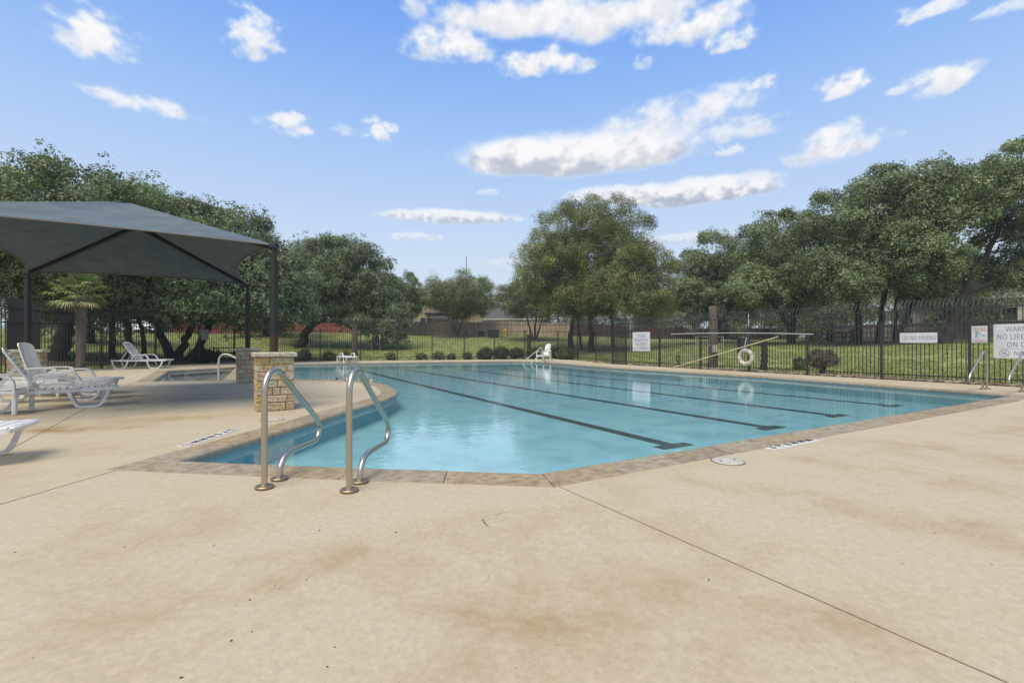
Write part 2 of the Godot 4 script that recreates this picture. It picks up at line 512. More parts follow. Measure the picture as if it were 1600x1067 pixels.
# ---------------------------------------------------------------- sky
func puff(im: Image, az: float, el: float, ra: float, re: float, sd: int, grey := 0.2, thin := 1.0) -> void:
	# a cumulus of half-width ra and half-height re (degrees) at that azimuth (0 = straight ahead, + right) and elevation
	var W := im.get_width()
	var H := im.get_height()
	var per := W / 360.0
	var cx := W + az * per   # the panorama begins straight ahead
	var cy := H / 2.0 - el * per
	var sx := ra * per / maxf(0.25, cos(deg_to_rad(el)))
	var sy := re * per
	var nz := noise(1.0, 6, FastNoiseLite.TYPE_SIMPLEX_SMOOTH, sd)
	nz.fractal_gain = 0.56
	var n2 := noise(1.0, 3, FastNoiseLite.TYPE_SIMPLEX_SMOOTH, sd + 1000)
	var f := 1.0 / maxf(12.0, sqrt(sx * sy) * 0.85)
	for j in range(int(maxf(cy - sy * 1.5, 0)), int(minf(cy + sy * 1.5, H / 2.0))):
		for i in range(int(cx - sx * 1.5), int(cx + sx * 1.5)):
			var u := (i + 0.5 - cx) / sx
			var v := (cy - j - 0.5) / sy
			var solid := grey >= 0.5
			var q := u * u + v * v * (1.0 if v > 0.0 else (3.0 if solid else 1.9))
			if q > 2.2: continue
			var w := nz.get_noise_2d(i * f * 0.62, j * f)
			var d := ((1.55 if solid else 0.95) - q * (1.0 if solid else 0.78)) + w * (0.62 if solid else 1.0) + n2.get_noise_2d(i * f * 0.35, j * f * 0.6 + 50.0) * 0.35
			if d <= 0.0: continue
			var al := smoothstep(0.0, 1.15, d + 0.05) * thin * minf(1.0, 0.35 + d * 1.1)
			var low := clampf(0.5 - v * 0.62 + n2.get_noise_2d(i * f * 1.6, j * f * 2.2) * 0.55, 0.0, 1.0)
			var sh := minf(1.0, grey * 1.0) * smoothstep(0.2, 0.9, low) * smoothstep(0.1, 0.8, d)
			var c := Color(0.985, 0.985, 0.99).lerp(Color(0.60, 0.645, 0.73), sh)
			var ii := posmod(i, W)
			im.set_pixel(ii, j, im.get_pixel(ii, j).lerp(c, al))

func make_sky() -> Image:
	var W := 4096
	var H := 2048
	var im := Image.create(W, H, false, Image.FORMAT_RGB8)
	var g := Gradient.new()
	g.offsets = PackedFloat32Array([0.0, 0.045, 0.10, 0.17, 0.26, 0.38, 0.6, 1.0])
	g.colors = PackedColorArray([Color(0.87, 0.905, 0.94), Color(0.845, 0.895, 0.95), Color(0.815, 0.885, 0.965), Color(0.745, 0.84, 0.972), Color(0.64, 0.775, 0.972), Color(0.485, 0.665, 0.95), Color(0.40, 0.59, 0.92), Color(0.36, 0.55, 0.89)])
	for j in H / 2:
		var el := 90.0 - (j + 0.5) / H * 180.0
		im.fill_rect(Rect2i(0, j, W, 1), g.sample(el / 90.0))
	im.fill_rect(Rect2i(0, H / 2, W, H / 2), Color(0.52, 0.50, 0.42))
	# (pixel-free) clouds: azimuth, elevation, half-width, half-height, grey, thinness
	var cl := [
		[-41.3, 25.6, 3.4, 2.1, 0.12, 1.0], [-43.3, 28.3, 1.6, 0.8, 0.1, 0.5], [-28.7, 29.4, 2.4, 2.6, 0.15, 0.95], [-37.8, 21.6, 4.6, 0.95, 0.15, 0.9], [-25.5, 22.5, 2.6, 1.3, 0.2, 0.95], [-15.7, 23.2, 2.2, 1.3, 0.15, 0.95], [-19.6, 22.9, 1.4, 0.7, 0.1, 0.5],
		[-7.7, 31.6, 5.0, 2.1, 0.25, 1.0], [-2.0, 34.6, 9.0, 2.7, 0.25, 1.0], [10.5, 34.0, 12.5, 2.6, 0.22, 1.0], [21.4, 31.8, 5.8, 2.0, 0.2, 1.0], [25.0, 30.0, 2.6, 1.2, 0.15, 0.9], [3.9, 30.2, 5.6, 1.7, 0.2, 1.0],
		[20.2, 24.0, 8.6, 2.5, 0.2, 0.95], [25.4, 22.0, 4.5, 1.4, 0.2, 0.8], [8.0, 21.0, 13.2, 2.9, 0.6, 1.0], [14.8, 21.0, 6.0, 2.0, 0.35, 0.9], [20.6, 16.2, 8.4, 1.7, 0.75, 0.95], [12.0, 16.8, 5.0, 1.2, 0.6, 0.8],
		[34.8, 18.8, 4.6, 2.0, 0.3, 0.95], [35.1, 24.0, 2.0, 1.45, 0.1, 1.0], [42.2, 22.2, 2.8, 1.5, 0.15, 0.95], [27.8, 25.9, 1.4, 0.8, 0.1, 0.85], [41.7, 27.8, 2.6, 0.9, 0.1, 0.9], [46.5, 26.0, 2.0, 0.6, 0.1, 0.7],
		[-7.3, 14.6, 7.6, 0.95, 0.6, 0.85], [-11.4, 12.2, 3.4, 0.75, 0.45, 0.6], [15.6, 29.6, 1.2, 0.8, 0.1, 0.6], [24.6, 20.2, 1.6, 0.7, 0.2, 0.8], [39.3, 22.4, 0.9, 0.5, 0.1, 0.7],
		[20.5, 11.6, 5.0, 0.7, 0.5, 0.55], [-22.0, 9.8, 6.0, 0.7, 0.4, 0.35], [30.0, 8.6, 7.0, 0.8, 0.4, 0.45], [-3.0, 17.6, 1.4, 0.5, 0.3, 0.6], [4.0, 9.5, 8.0, 0.7, 0.4, 0.4]]
	for k in cl.size():
		var c = cl[k]
		puff(im, c[0], c[1], c[2], c[3], 300 + k * 7, c[4], c[5])
	# the same broken cumulus goes on overhead and all round
	rng.seed = 411
	for k in 70:
		var az := rng.randf_range(58.0, 302.0)
		var el := rng.randf_range(9.0, 44.0)
		var s := rng.randf_range(4.0, 12.0)
		puff(im, az, el, s, s * rng.randf_range(0.2, 0.45), 900 + k * 3, rng.randf_range(0.15, 0.6), rng.randf_range(0.7, 1.0))
	for k in 75:
		var az := rng.randf_range(-180.0, 180.0)
		var el := rng.randf_range(44.0, 84.0)
		var s := rng.randf_range(5.0, 11.0)
		puff(im, az, el, s, s * rng.randf_range(0.35, 0.7), 1200 + k * 3, rng.randf_range(0.15, 0.35), rng.randf_range(0.8, 1.0))
	return im

# ---------------------------------------------------------------- the ground
func out_d(x: float, f: float) -> float:   # metres outside the pool fence (negative inside)
	var left2 := -0.7625 * (x + 19.24) - 0.647 * (f - 19.24)
	var left3 := -13.95 - x
	var left1 := (-19.24 + 0.2028 * (f - 19.24) - x) / 1.02
	var far := (f - 33.6 - 0.25 * x) / 1.031
	var turn := 0.964 * (x - 3.33) + 0.267 * (f - 34.43)
	var right := (x + 0.59 * f - 21.106) / 1.161
	return maxf(maxf(maxf(left1, minf(left2, left3)), far), minf(turn, right))

var ground_noise: FastNoiseLite
func lawn_y(x: float, f: float) -> float:
	var d := out_d(x, f)
	if d < -0.4: return -1.2
	var r := clampf((x / maxf(f, 8.0) - 0.1) / 0.4, 0.0, 1.0)
	var slope := lerpf(0.088, 0.056, r)
	var e := clampf(d, 0.0, 60.0)
	var h := slope * (e if e < 24.0 else 24.0 + (e - 24.0) * 0.35)
	if x < -18.0: h += minf(e, 8.0) * 0.012
	return -0.07 + h + ground_noise.get_noise_2d(x * 1.2, f * 1.2) * minf(e, 12.0) * 0.018

func ground_at(x: float, f: float) -> Vector3:
	return P(x, lawn_y(x, f), f)

func make_lawn() -> void:
	var xs := []
	var fs := []
	var v := -400.0
	while v < 400.0:
		xs.append(v)
		var a := absf(v)
		v += 60.0 if a > 120.0 else (6.0 if a > 46.0 else 1.0)
	xs.append(400.0)
	v = -60.0
	while v < 600.0:
		fs.append(v)
		v += 80.0 if v > 160.0 else (8.0 if v > 74.0 or v < 0.0 else 1.0)
	fs.append(600.0)
	var st := mb()
	var nx := xs.size()
	for j in fs.size():
		for i in nx:
			var x: float = xs[i]
			var f: float = fs[j]
			var y := lawn_y(x, f)
			var e := 0.5
			var n := Vector3(-(lawn_y(x + e, f) - lawn_y(x - e, f)), 2.0 * e, (lawn_y(x, f + e) - lawn_y(x, f - e)))
			st.set_normal(n.normalized())
			st.add_vertex(P(x, y, f))
	for j in fs.size() - 1:
		for i in nx - 1:
			var a := j * nx + i
			for q in [a, a + nx, a + nx + 1, a, a + nx + 1, a + 1]: st.add_index(q)
	setting("lawn", st, M.lawn)

	# tufts
	var b := mb()
	rng.seed = 7
	for k in 7:
		var a := rng.randf() * TAU
		var l := rng.randf_range(0.05, 0.10)
		var o := Vector3(cos(a), 0, sin(a)) * rng.randf() * 0.06
		var side := Vector3(-sin(a), 0, cos(a)) * 0.006
		var tip := o + Vector3(cos(a) * l * 0.7, l, sin(a) * l * 0.7)
		tri(b, o - side, o + side, tip, Vector3(-cos(a), 0.8, -sin(a)).normalized())
	var spots := []
	var tn := noise(0.25, 3, FastNoiseLite.TYPE_SIMPLEX_SMOOTH, 77)
	while spots.size() < 60000:
		var f := 9.0 + 52.0 * pow(rng.randf(), 1.5)
		var x := rng.randf_range(-1.12, 1.12) * f
		var d := out_d(x, f)
		if d < 0.35 or d > 26.0: continue
		if tn.get_noise_2d(x, f) < -0.28 and rng.randf() < 0.8: continue
		spots.append(Vector2(x, f))
	var mm := MultiMesh.new()
	mm.transform_format = MultiMesh.TRANSFORM_3D
	mm.use_colors = true
	mm.mesh = b.commit()
	mm.instance_count = spots.size()
	for k in spots.size():
		var s := rng.randf_range(0.45, 1.0)
		mm.set_instance_transform(k, Transform3D(Basis(Vector3.UP, rng.randf() * TAU).scaled(Vector3(s * 1.4, s, s * 1.4)), ground_at(spots[k].x, spots[k].y)))
		var t := rng.randf()
		var c := Color(0.15, 0.20, 0.045).lerp(Color(0.29, 0.305, 0.11), t * t)
		mm.set_instance_color(k, c)
	var g := MultiMeshInstance3D.new()
	g.name = "grass"
	g.multimesh = mm
	g.material_override = M.grass_blades
	add_child(g)
	tag(g, "short green grass growing over the lawn beyond the black fence", "grass", "", "stuff")

# ---------------------------------------------------------------- pool outline
func pool_outline() -> PackedVector2Array:   # inner edge of the coping, (x, forward), counter-clockwise from the near left corner
	var pts := [Vector2(-3.36, 4.80), Vector2(-1.47, 4.53), Vector2(0.264, 4.336), Vector2(11.35, 10.72), Vector2(8.9, 16.5), Vector2(4.75, 22.7)]
	var bend := [Vector2(4.75, 22.7), Vector2(3.5, 25.1), Vector2(2.5, 27.6), Vector2(1.4, 29.6), Vector2(0.0, 30.4)]
	for p in smooth(bend, 3).slice(1): pts.append(p)
	for p in [Vector2(-5.6, 28.9), Vector2(-12.35, 26.5), Vector2(-13.6, 25.9), Vector2(-8.5, 15.75)]: pts.append(p)
	var nose := [Vector2(-6.6, 15.35), Vector2(-4.95, 14.85), Vector2(-4.2, 14.3), Vector2(-3.5, 13.3), Vector2(-3.05, 12.3), Vector2(-2.74, 11.4), Vector2(-2.66, 10.6), Vector2(-2.7, 9.7), Vector2(-2.9, 8.4)]
	for p in smooth(nose, 3): pts.append(p)
	pts.append(Vector2(-3.05, 7.0))
	return PackedVector2Array(pts)

func wading_outline() -> PackedVector2Array:
	return PackedVector2Array([Vector2(-11.1, 14.62), Vector2(-9.2, 15.0), Vector2(-13.75, 23.6), Vector2(-14.75, 20.35)])

func grown(poly: PackedVector2Array, by: float) -> PackedVector2Array:   # mitred, same number of points
	var out := PackedVector2Array()
	var n := poly.size()
	var s := -1.0 if Geometry2D.is_polygon_clockwise(poly) else 1.0
	for i in n:
		var a := (poly[i] - poly[(i - 1 + n) % n]).normalized()
		var b := (poly[(i + 1) % n] - poly[i]).normalized()
		var na := Vector2(a.y, -a.x) * s
		var nb := Vector2(b.y, -b.x) * s
		var m := (na + nb).normalized()
		out.append(poly[i] + m * by / maxf(0.45, m.dot(na)))
	return out

func coping(called: String, inner: PackedVector2Array, width: float, y: float, each: float) -> void:
	var root := setting_root(called)
	var outer := grown(inner, width)
	var n := inner.size()
	# cumulative stations along the inner edge, cut into stones
	var at := [0.0]
	for i in n: at.append(at[i] + inner[i].distance_to(inner[(i + 1) % n]))
	rng.seed = 15
	for i in n:
		var len_i: float = at[i + 1] - at[i]
		if len_i > each * 1.3: continue
	var cuts := []   # a cut is [edge, share]
	for i in n:
		var length: float = at[i + 1] - at[i]
		var many := maxi(1, int(round(length / each)))
		for k in many: cuts.append([i, float(k) / many])
	for c in cuts.size():
		var a = cuts[c]
		var b = cuts[(c + 1) % cuts.size()]
		var i: int = a[0]
		var j := (i + 1) % n
		var t1: float = b[1] if b[0] == i else 1.0
		var p0 := inner[i].lerp(inner[j], a[1])
		var p1 := inner[i].lerp(inner[j], t1)
		var q0 := outer[i].lerp(outer[j], a[1])
		var q1 := outer[i].lerp(outer[j], t1)
		if p0.distance_to(p1) < 0.02: continue
		var along := (q1 - q0).normalized()
		var gap := 0.0035
		p0 += along * gap; q0 += along * gap; p1 -= along * gap; q1 -= along * gap
		var st := mb()
		var lift := rng.randf_range(-0.002, 0.002)
		# section from the outside in: top, rounded nose, underside
		var sec := [[1.0, -0.06, 0], [1.0, -0.004, 1], [0.985, 0.004, 1], [0.14, 0.006, 1], [0.07, 0.002, 1], [0.02, -0.012, 1], [0.0, -0.032, 1], [0.0, -0.046, 1], [0.02, -0.062, 0], [0.2, -0.066, 0]]
		for k in sec.size() - 1:
			var s0 = sec[k]
			var s1 = sec[k + 1]
			var A := p0.lerp(q0, s0[0])
			var B := p1.lerp(q1, s0[0])
			var C := p1.lerp(q1, s1[0])
			var D := p0.lerp(q0, s1[0])
			var out := (q0 - p0).normalized()
			var dv := Vector2((s1[0] - s0[0]) * width, s1[1] - s0[1])
			var nn := Vector2(dv.y, -dv.x).normalized()   # (out, up)
			if k == 0: nn = Vector2(1, 0)
			elif nn.y < 0 and k < 5: nn = -nn
			elif nn.x > 0 and k >= 5: nn = -nn
			quad(st, P(A.x, y + lift + s0[1], A.y), P(B.x, y + lift + s0[1], B.y), P(C.x, y + lift + s1[1], C.y), P(D.x, y + lift + s1[1], D.y), P(out.x * nn.x, nn.y, out.y * nn.x))
		for e in [[p0, q0, -1.0], [p1, q1, 1.0]]:
			var pp: Vector2 = e[0]
			var qq: Vector2 = e[1]
			quad(st, P(pp.x, y - 0.055, pp.y), P(qq.x, y - 0.055, qq.y), P(qq.x, y - 0.002, qq.y), P(pp.x, y - 0.03, pp.y), P(along.x * e[2], 0, along.y * e[2]))
		part("coping_stone", st, M["coping%d" % (rng.randi() % 3)], root)
	# grout under the stones
	var g := mb()
	for i in n:
		var j := (i + 1) % n
		quad(g, P(inner[i].lerp(outer[i], 0.05).x, y - 0.007, inner[i].lerp(outer[i], 0.05).y), P(inner[j].lerp(outer[j], 0.05).x, y - 0.007, inner[j].lerp(outer[j], 0.05).y), P(outer[j].x, y - 0.007, outer[j].y), P(outer[i].x, y - 0.007, outer[i].y), Vector3.UP)
	part("grout", g, M.mortar, root)

func basin(called: String, inner: PackedVector2Array, water_y: float, deep: float, floor_m: Material, water_name: String) -> Node3D:
	var root := setting_root(called)
	var wall := grown(inner, 0.03)
	var f := mb()
	prism(f, wall, 0, water_y - deep, 0.0, false)
	part("floor", f, floor_m, root)
	var n := wall.size()
	var w := mb()
	var t := mb()
	var cw := Geometry2D.is_polygon_clockwise(wall)
	for i in n:
		var a := wall[i]
		var b := wall[(i + 1) % n]
		var d := (b - a).normalized()
		var o := Vector2(d.y, -d.x) if cw else Vector2(-d.y, d.x)
		quad(w, P(a.x, water_y - deep, a.y), P(b.x, water_y - deep, b.y), P(b.x, water_y - 0.02, b.y), P(a.x, water_y - 0.02, a.y), P(o.x, 0, o.y))
		quad(t, P(a.x, water_y - 0.02, a.y), P(b.x, water_y - 0.02, b.y), P(b.x, -0.03, b.y), P(a.x, -0.03, a.y), P(o.x, 0, o.y))
	part("wall", w, floor_m, root)
	part("waterline_tile", t, M.waterline_tile, root)
	var s := mb()
	prism(s, wall, 0, water_y, 0.0, false)
	setting(water_name, s, M.water)
	return root

func strip(a: Vector2, b: Vector2, w: float) -> PackedVector2Array:
	var o := (b - a).normalized().orthogonal() * w / 2.0
	return PackedVector2Array([a - o, b - o, b + o, a + o])

func make_pool() -> void:
	var inner := pool_outline()
	var wade := wading_outline()
	var b := basin("pool_basin", inner, -0.085, 0.30, M.plaster, "pool_water")
	# lane lines with their cross ends, on the floor
	var ends := [Vector2(2.44, 7.32), Vector2(4.76, 8.85), Vector2(6.99, 10.31), Vector2(9.48, 11.90), Vector2(11.94, 13.44)]
	var y := -0.085 - 0.30
	for k in 5:
		var e0: Vector2 = ends[k]
		var dir: Vector2 = ([Vector2(-8.87, 27.32), Vector2(-6.86, 28.85), Vector2(-4.29, 30.31), Vector2(-2.48, 31.90), Vector2(-0.16, 33.44)][k] - e0).normalized()
		var st := mb()
		var e1 := e0
		while Geometry2D.is_point_in_polygon(e1 + dir * 1.2, inner) and e1.distance_to(e0) < 24.0: e1 += dir * 0.25
		if e1.distance_to(e0) < 1.0: e1 = e0 + dir * 6.0
		prism(st, strip(e0, e1, 0.24), y, y + 0.004)
		part("lane_line", st, M.lane_tile, b)
		var cr := mb()
		var o := Vector2(dir.y, -dir.x)
		prism(cr, strip(e0 - o * 0.32 - dir * 0.08, e0 + o * 0.32 - dir * 0.08, 0.21), y, y + 0.008)
		part("lane_cross", cr, M.lane_tile, b)
	basin("wading_pool_basin", wade, -0.085, 0.22, M.wading_plaster, "wading_pool_water")
	coping("pool_coping", inner, 0.40, 0.004, 0.75)
	coping("wading_pool_coping", wade, 0.42, 0.004, 0.7)

	# deck, cut into slabs along its joints
	var edge := PackedVector2Array([Vector2(-14.1, -7.5), Vector2(-14.1, 13.25), Vector2(-19.38, 19.3), Vector2(-17.3, 29.5), Vector2(-12.3, 30.75), Vector2(3.4, 34.6), Vector2(4.5, 31.75), Vector2(5.3, 29.0), Vector2(5.75, 26.3), Vector2(25.6, -7.5)])
	var joints := [
		[Vector2(0.33, 4.05), Vector2(3.05, -0.5), 0.013], [Vector2(3.05, -0.5), Vector2(6.5, -8.0), 0.013],
		[Vector2(-3.80, 3.53), Vector2(-4.35, -8.0), 0.017], [Vector2(-3.70, 4.7), Vector2(-3.801, 3.50), 0.017],
		[Vector2(-2.9, 1.07), Vector2(-11.5, 14.4), 0.014], [Vector2(3.15, 6.05), Vector2(10.4, -8.0), 0.008],
		[Vector2(-10.8, 14.85), Vector2(-18.5, 12.2), 0.006], [Vector2(-14.0, 20.6), Vector2(-20.0, 18.0), 0.008], [Vector2(-5.0, 29.0), Vector2(-5.9, 33.0), 0.012], [Vector2(7.9, 19.0), Vector2(12.0, 21.3), 0.012], [Vector2(11.2, 11.2), Vector2(17.0, 14.6), 0.012], [Vector2(-14.5, 23.0), Vector2(-19.0, 25.0), 0.01]]
	var root := setting_root("pool_deck")
	var joined := Geometry2D.merge_polygons(grown(inner, 0.395), grown(wade, 0.415))
	var holes := []
	for q in joined:
		if not Geometry2D.is_polygon_clockwise(q): holes.append(q)
	# first in two halves that meet along a line through the pool, so that no slab has a hole in it
	var half := PackedVector2Array([Vector2(-60, 60), Vector2(-60, -60), Vector2(3.05, -60), Vector2(3.05, -0.5), Vector2(0.33, 4.1), Vector2(0.0, 6.0), Vector2(-5.0, 28.0), Vector2(-5.9, 33.0), Vector2(-5.9, 60)])
	var work: Array = Geometry2D.intersect_polygons(edge, half) + Geometry2D.clip_polygons(edge, half)
	var cutters := []
	for j in joints: cutters.append(strip(j[0], j[1], j[2]))
	for h in cutters + holes:
		var next := []
		for p in work:
			for q in Geometry2D.clip_polygons(p, h):
				if not Geometry2D.is_polygon_clockwise(q): next.append(q)
		work = next
	for p in work:
		if Geometry2D.triangulate_polygon(p).is_empty(): continue
		var st := mb()
		prism(st, p, -0.10, 0.0, 36.0)
		part("slab", st, M.deck, root)
	var filler := mb()
	for j in joints:
		var pieces := [strip(j[0], j[1], j[2] + 0.006)]
		for h in holes:
			var next := []
			for p in pieces: next.append_array(Geometry2D.clip_polygons(p, h))
			pieces = next
		for p in pieces: prism(filler, p, -0.04, -0.0025)
	rng.seed = 23
	var crack := mb()
	for q in [[-2.02, 3.78, -2.25, 3.15, 0.0012], [-2.25, 3.15, -2.2, 2.6, 0.001], [1.85, 4.75, 3.3, 3.9, 0.002], [-0.20, 3.22, -0.15, 3.09, 0.012], [-0.12, 3.30, -0.02, 3.36, 0.004]]:
		var p := Vector2(q[0], q[1])
		var to := Vector2(q[2], q[3])
		var n := maxi(2, int(p.distance_to(to) / 0.05))
		for k in n:
			var nx := Vector2(q[0], q[1]).lerp(to, float(k + 1) / n) + Vector2(rng.randf_range(-1, 1), rng.randf_range(-1, 1)) * minf(0.014, q[4] * 4.0)
			var o: Vector2 = (nx - p).normalized().orthogonal() * q[4] * 0.5 * rng.randf_range(0.4, 1.3)
			quad(crack, P(p.x - o.x, 0.0015, p.y - o.y), P(nx.x - o.x, 0.0015, nx.y - o.y), P(nx.x + o.x, 0.0015, nx.y + o.y), P(p.x + o.x, 0.0015, p.y + o.y), Vector3.UP)
			p = nx
	part("hairline_crack", crack, M.mortar, root)
	part("joint_filler", filler, M.joint, root)

# ---------------------------------------------------------------- furniture round the pool
func shell(st: SurfaceTool, fn: Callable, nu: int, nv: int, thick: float) -> void:
	var pos := []
	var nor := []
	for j in nv + 1:
		for i in nu + 1:
			var u := float(i) / nu
			var v := float(j) / nv
			var e := 0.004
			var du: Vector3 = fn.call(minf(u + e, 1.0), v) - fn.call(maxf(u - e, 0.0), v)
			var dv: Vector3 = fn.call(u, minf(v + e, 1.0)) - fn.call(u, maxf(v - e, 0.0))
			pos.append(fn.call(u, v))
			nor.append(du.cross(dv).normalized())
	var w := nu + 1
	for s in [1.0, -1.0]:
		for j in nv:
			for i in nu:
				var a := j * w + i
				var q := [a, a + 1, a + w + 1, a + w]
				var p := []
				for k in q: p.append(pos[k] + nor[k] * thick * 0.5 * s)
				tri3(st, p[0], p[1], p[2], nor[q[0]] * s, nor[q[1]] * s, nor[q[2]] * s)
				tri3(st, p[0], p[2], p[3], nor[q[0]] * s, nor[q[2]] * s, nor[q[3]] * s)
	var rim := []
	for i in nu: rim.append([i, i + 1])
	for j in nv: rim.append([j * w + nu, (j + 1) * w + nu])
	for i in nu: rim.append([nv * w + nu - i, nv * w + nu - i - 1])
	for j in nv: rim.append([(nv - j) * w, (nv - j - 1) * w])
	var mid: Vector3 = fn.call(0.5, 0.5)
	for r in rim:
		var a: Vector3 = pos[r[0]]
		var b: Vector3 = pos[r[1]]
		var na: Vector3 = nor[r[0]] * thick * 0.5
		var nb: Vector3 = nor[r[1]] * thick * 0.5
		var o := (b - a).cross(nor[r[0]]).normalized()
		if o.dot((a + b) * 0.5 - mid) < 0: o = -o
		quad(st, a - na, b - nb, b + nb, a + na, o)

func chaise(label: String, at: Vector3, yaw: float, back_angle: float, group: String, size := 1.0) -> Node3D:
	var t := thing("sun_lounger", label, "sun lounger", at, yaw, group)
	t.scale = Vector3.ONE * size
	var wm: Material = M.white_plastic
	for s in [-1.0, 1.0]:
		var r := mb()
		bar(r, smooth([Vector3(-0.95, 0.335, s * 0.30), Vector3(-0.4, 0.325, s * 0.30), Vector3(0.3, 0.325, s * 0.30), Vector3(0.9, 0.335, s * 0.30), Vector3(0.97, 0.34, s * 0.28)], 3), Vector3(0, 0, 1), 0.05, 0.055)
		part("side_rail", r, wm, t)
		for x0 in [-0.92, 0.30]:
			var l := mb()
			bar(l, smooth([Vector3(x0, 0.33, s * 0.30), Vector3(x0 + 0.035, 0.2, s * 0.305), Vector3(x0 + 0.09, 0.07, s * 0.315), Vector3(x0 + 0.17, 0.022, s * 0.315), Vector3(x0 + 0.38, 0.022, s * 0.315), Vector3(x0 + 0.46, 0.07, s * 0.315), Vector3(x0 + 0.52, 0.2, s * 0.305), Vector3(x0 + 0.56, 0.33, s * 0.30)], 3), Vector3(0, 0, 1), 0.05, 0.042)
			part("leg", l, wm, t)
		var a := mb()
		bar(a, smooth([Vector3(-0.22, 0.35, s * 0.335), Vector3(-0.185, 0.48, s * 0.34), Vector3(-0.10, 0.555, s * 0.345), Vector3(0.08, 0.57, s * 0.345), Vector3(0.24, 0.555, s * 0.345), Vector3(0.33, 0.48, s * 0.34), Vector3(0.40, 0.35, s * 0.335)], 3), Vector3(0, 0, 1), 0.065, 0.035)
		part("arm", a, wm, t)
	for k in 11:
		var b := mb()
		box(b, Vector3(-0.06 + k * 0.098, 0.362, 0), Vector3(0.078, 0.018, 0.58), 0.006)
		part("slat", b, wm, t)
	var en := mb()
	box(en, Vector3(0.985, 0.345, 0), Vector3(0.05, 0.05, 0.56), 0.015)
	part("foot_rail", en, wm, t)
	var d := Vector3(-cos(back_angle), sin(back_angle), 0)
	var up := Vector3(sin(back_angle), cos(back_angle), 0)
	var o := Vector3(-0.12, 0.36, 0)
	var tb := Basis(d, up, d.cross(up))
	for s in [-1.0, 1.0]:
		var r := mb()
		bar(r, [o + Vector3(0, 0, s * 0.265), o + d * 0.45 + Vector3(0, 0, s * 0.27), o + d * 0.8 + Vector3(0, 0, s * 0.25)], Vector3(0, 0, 1), 0.05, 0.035)
		part("back_rail", r, wm, t)
	for k in 8:
		var b := mb()
		box(b, o + d * (0.07 + k * 0.088) + up * 0.006, Vector3(0.066, 0.016, 0.50), 0.005, tb)
		part("back_slat", b, wm, t)
	var hd := mb()
	shell(hd, func(u: float, v: float) -> Vector3: return o + d * (0.76 + 0.11 * v * (1.0 - pow(absf(u * 2 - 1), 3.0) * 0.6)) + up * 0.006 + Vector3(0, 0, (u - 0.5) * 0.52 * (1.0 - 0.08 * v)), 10, 3, 0.02)
	part("head_rail", hd, wm, t)
	if back_angle > 0.2:
		for s in [-1.0, 1.0]:
			var p := mb()
			bar(p, [o + d * 0.5 + Vector3(0, 0, s * 0.2), Vector3(-0.66, 0.33, s * 0.22)], Vector3(0, 0, 1), 0.03, 0.03)
			part("back_prop", p, wm, t)
	return t

func armchair(label: String, at: Vector3, yaw: float, group: String, back := 0.72) -> Node3D:
	var t := thing("plastic_armchair", label, "chair", at, yaw, group)
	var wm: Material = M.white_plastic
	var s0 := mb()
	shell(s0, func(u: float, v: float) -> Vector3: return Vector3(-0.24 + 0.52 * v, 0.40 + 0.025 * v - 0.03 * sin(PI * v) * sin(PI * u), (u - 0.5) * (0.46 + 0.06 * v)), 8, 8, 0.022)
	part("seat", s0, wm, t)
	var bk := mb()
	var curve := func(u: float, v: float) -> Vector3:
		var e := absf(u * 2 - 1)
		var wide := lerpf(0.46, 0.50, v) * (1.0 - 0.10 * v * v)
		var h := v * back * (1.0 - pow(e, 4.0) * 0.09)
		return Vector3(-0.22 - 0.30 * h - 0.05 * (1.0 - e * e), 0.38 + h, (u - 0.5) * wide)
	shell(bk, curve, 12, 10, 0.022)
	part("backrest", bk, wm, t)
	for s in [-1.0, 1.0]:
		var a := mb()
		bar(a, smooth([Vector3(-0.34, 0.63, s * 0.275), Vector3(-0.1, 0.645, s * 0.30), Vector3(0.16, 0.64, s * 0.305), Vector3(0.265, 0.60, s * 0.30), Vector3(0.30, 0.5, s * 0.295), Vector3(0.305, 0.25, s * 0.29)], 3), Vector3(0, 0, 1), 0.06, 0.03)
		part("arm", a, wm, t)
		var l := mb()
		box(l, Vector3(0.305, 0.2, s * 0.285), Vector3(0.06, 0.4, 0.06), 0.012)
		part("leg", l, wm, t)
		var r := mb()
		bar(r, [Vector3(-0.25, 0.62, s * 0.265), Vector3(-0.28, 0.35, s * 0.255), Vector3(-0.34, 0.0, s * 0.265)], Vector3(0, 0, 1), 0.045, 0.06)
		part("leg", r, wm, t)
		var ap := mb()
		box(ap, Vector3(0.0, 0.365, s * 0.25), Vector3(0.56, 0.06, 0.025), 0.006)
		part("apron", ap, wm, t)
	var f := mb()
	box(f, Vector3(0.285, 0.37, 0), Vector3(0.025, 0.07, 0.52), 0.006)
	part("apron", f, wm, t)
	return t

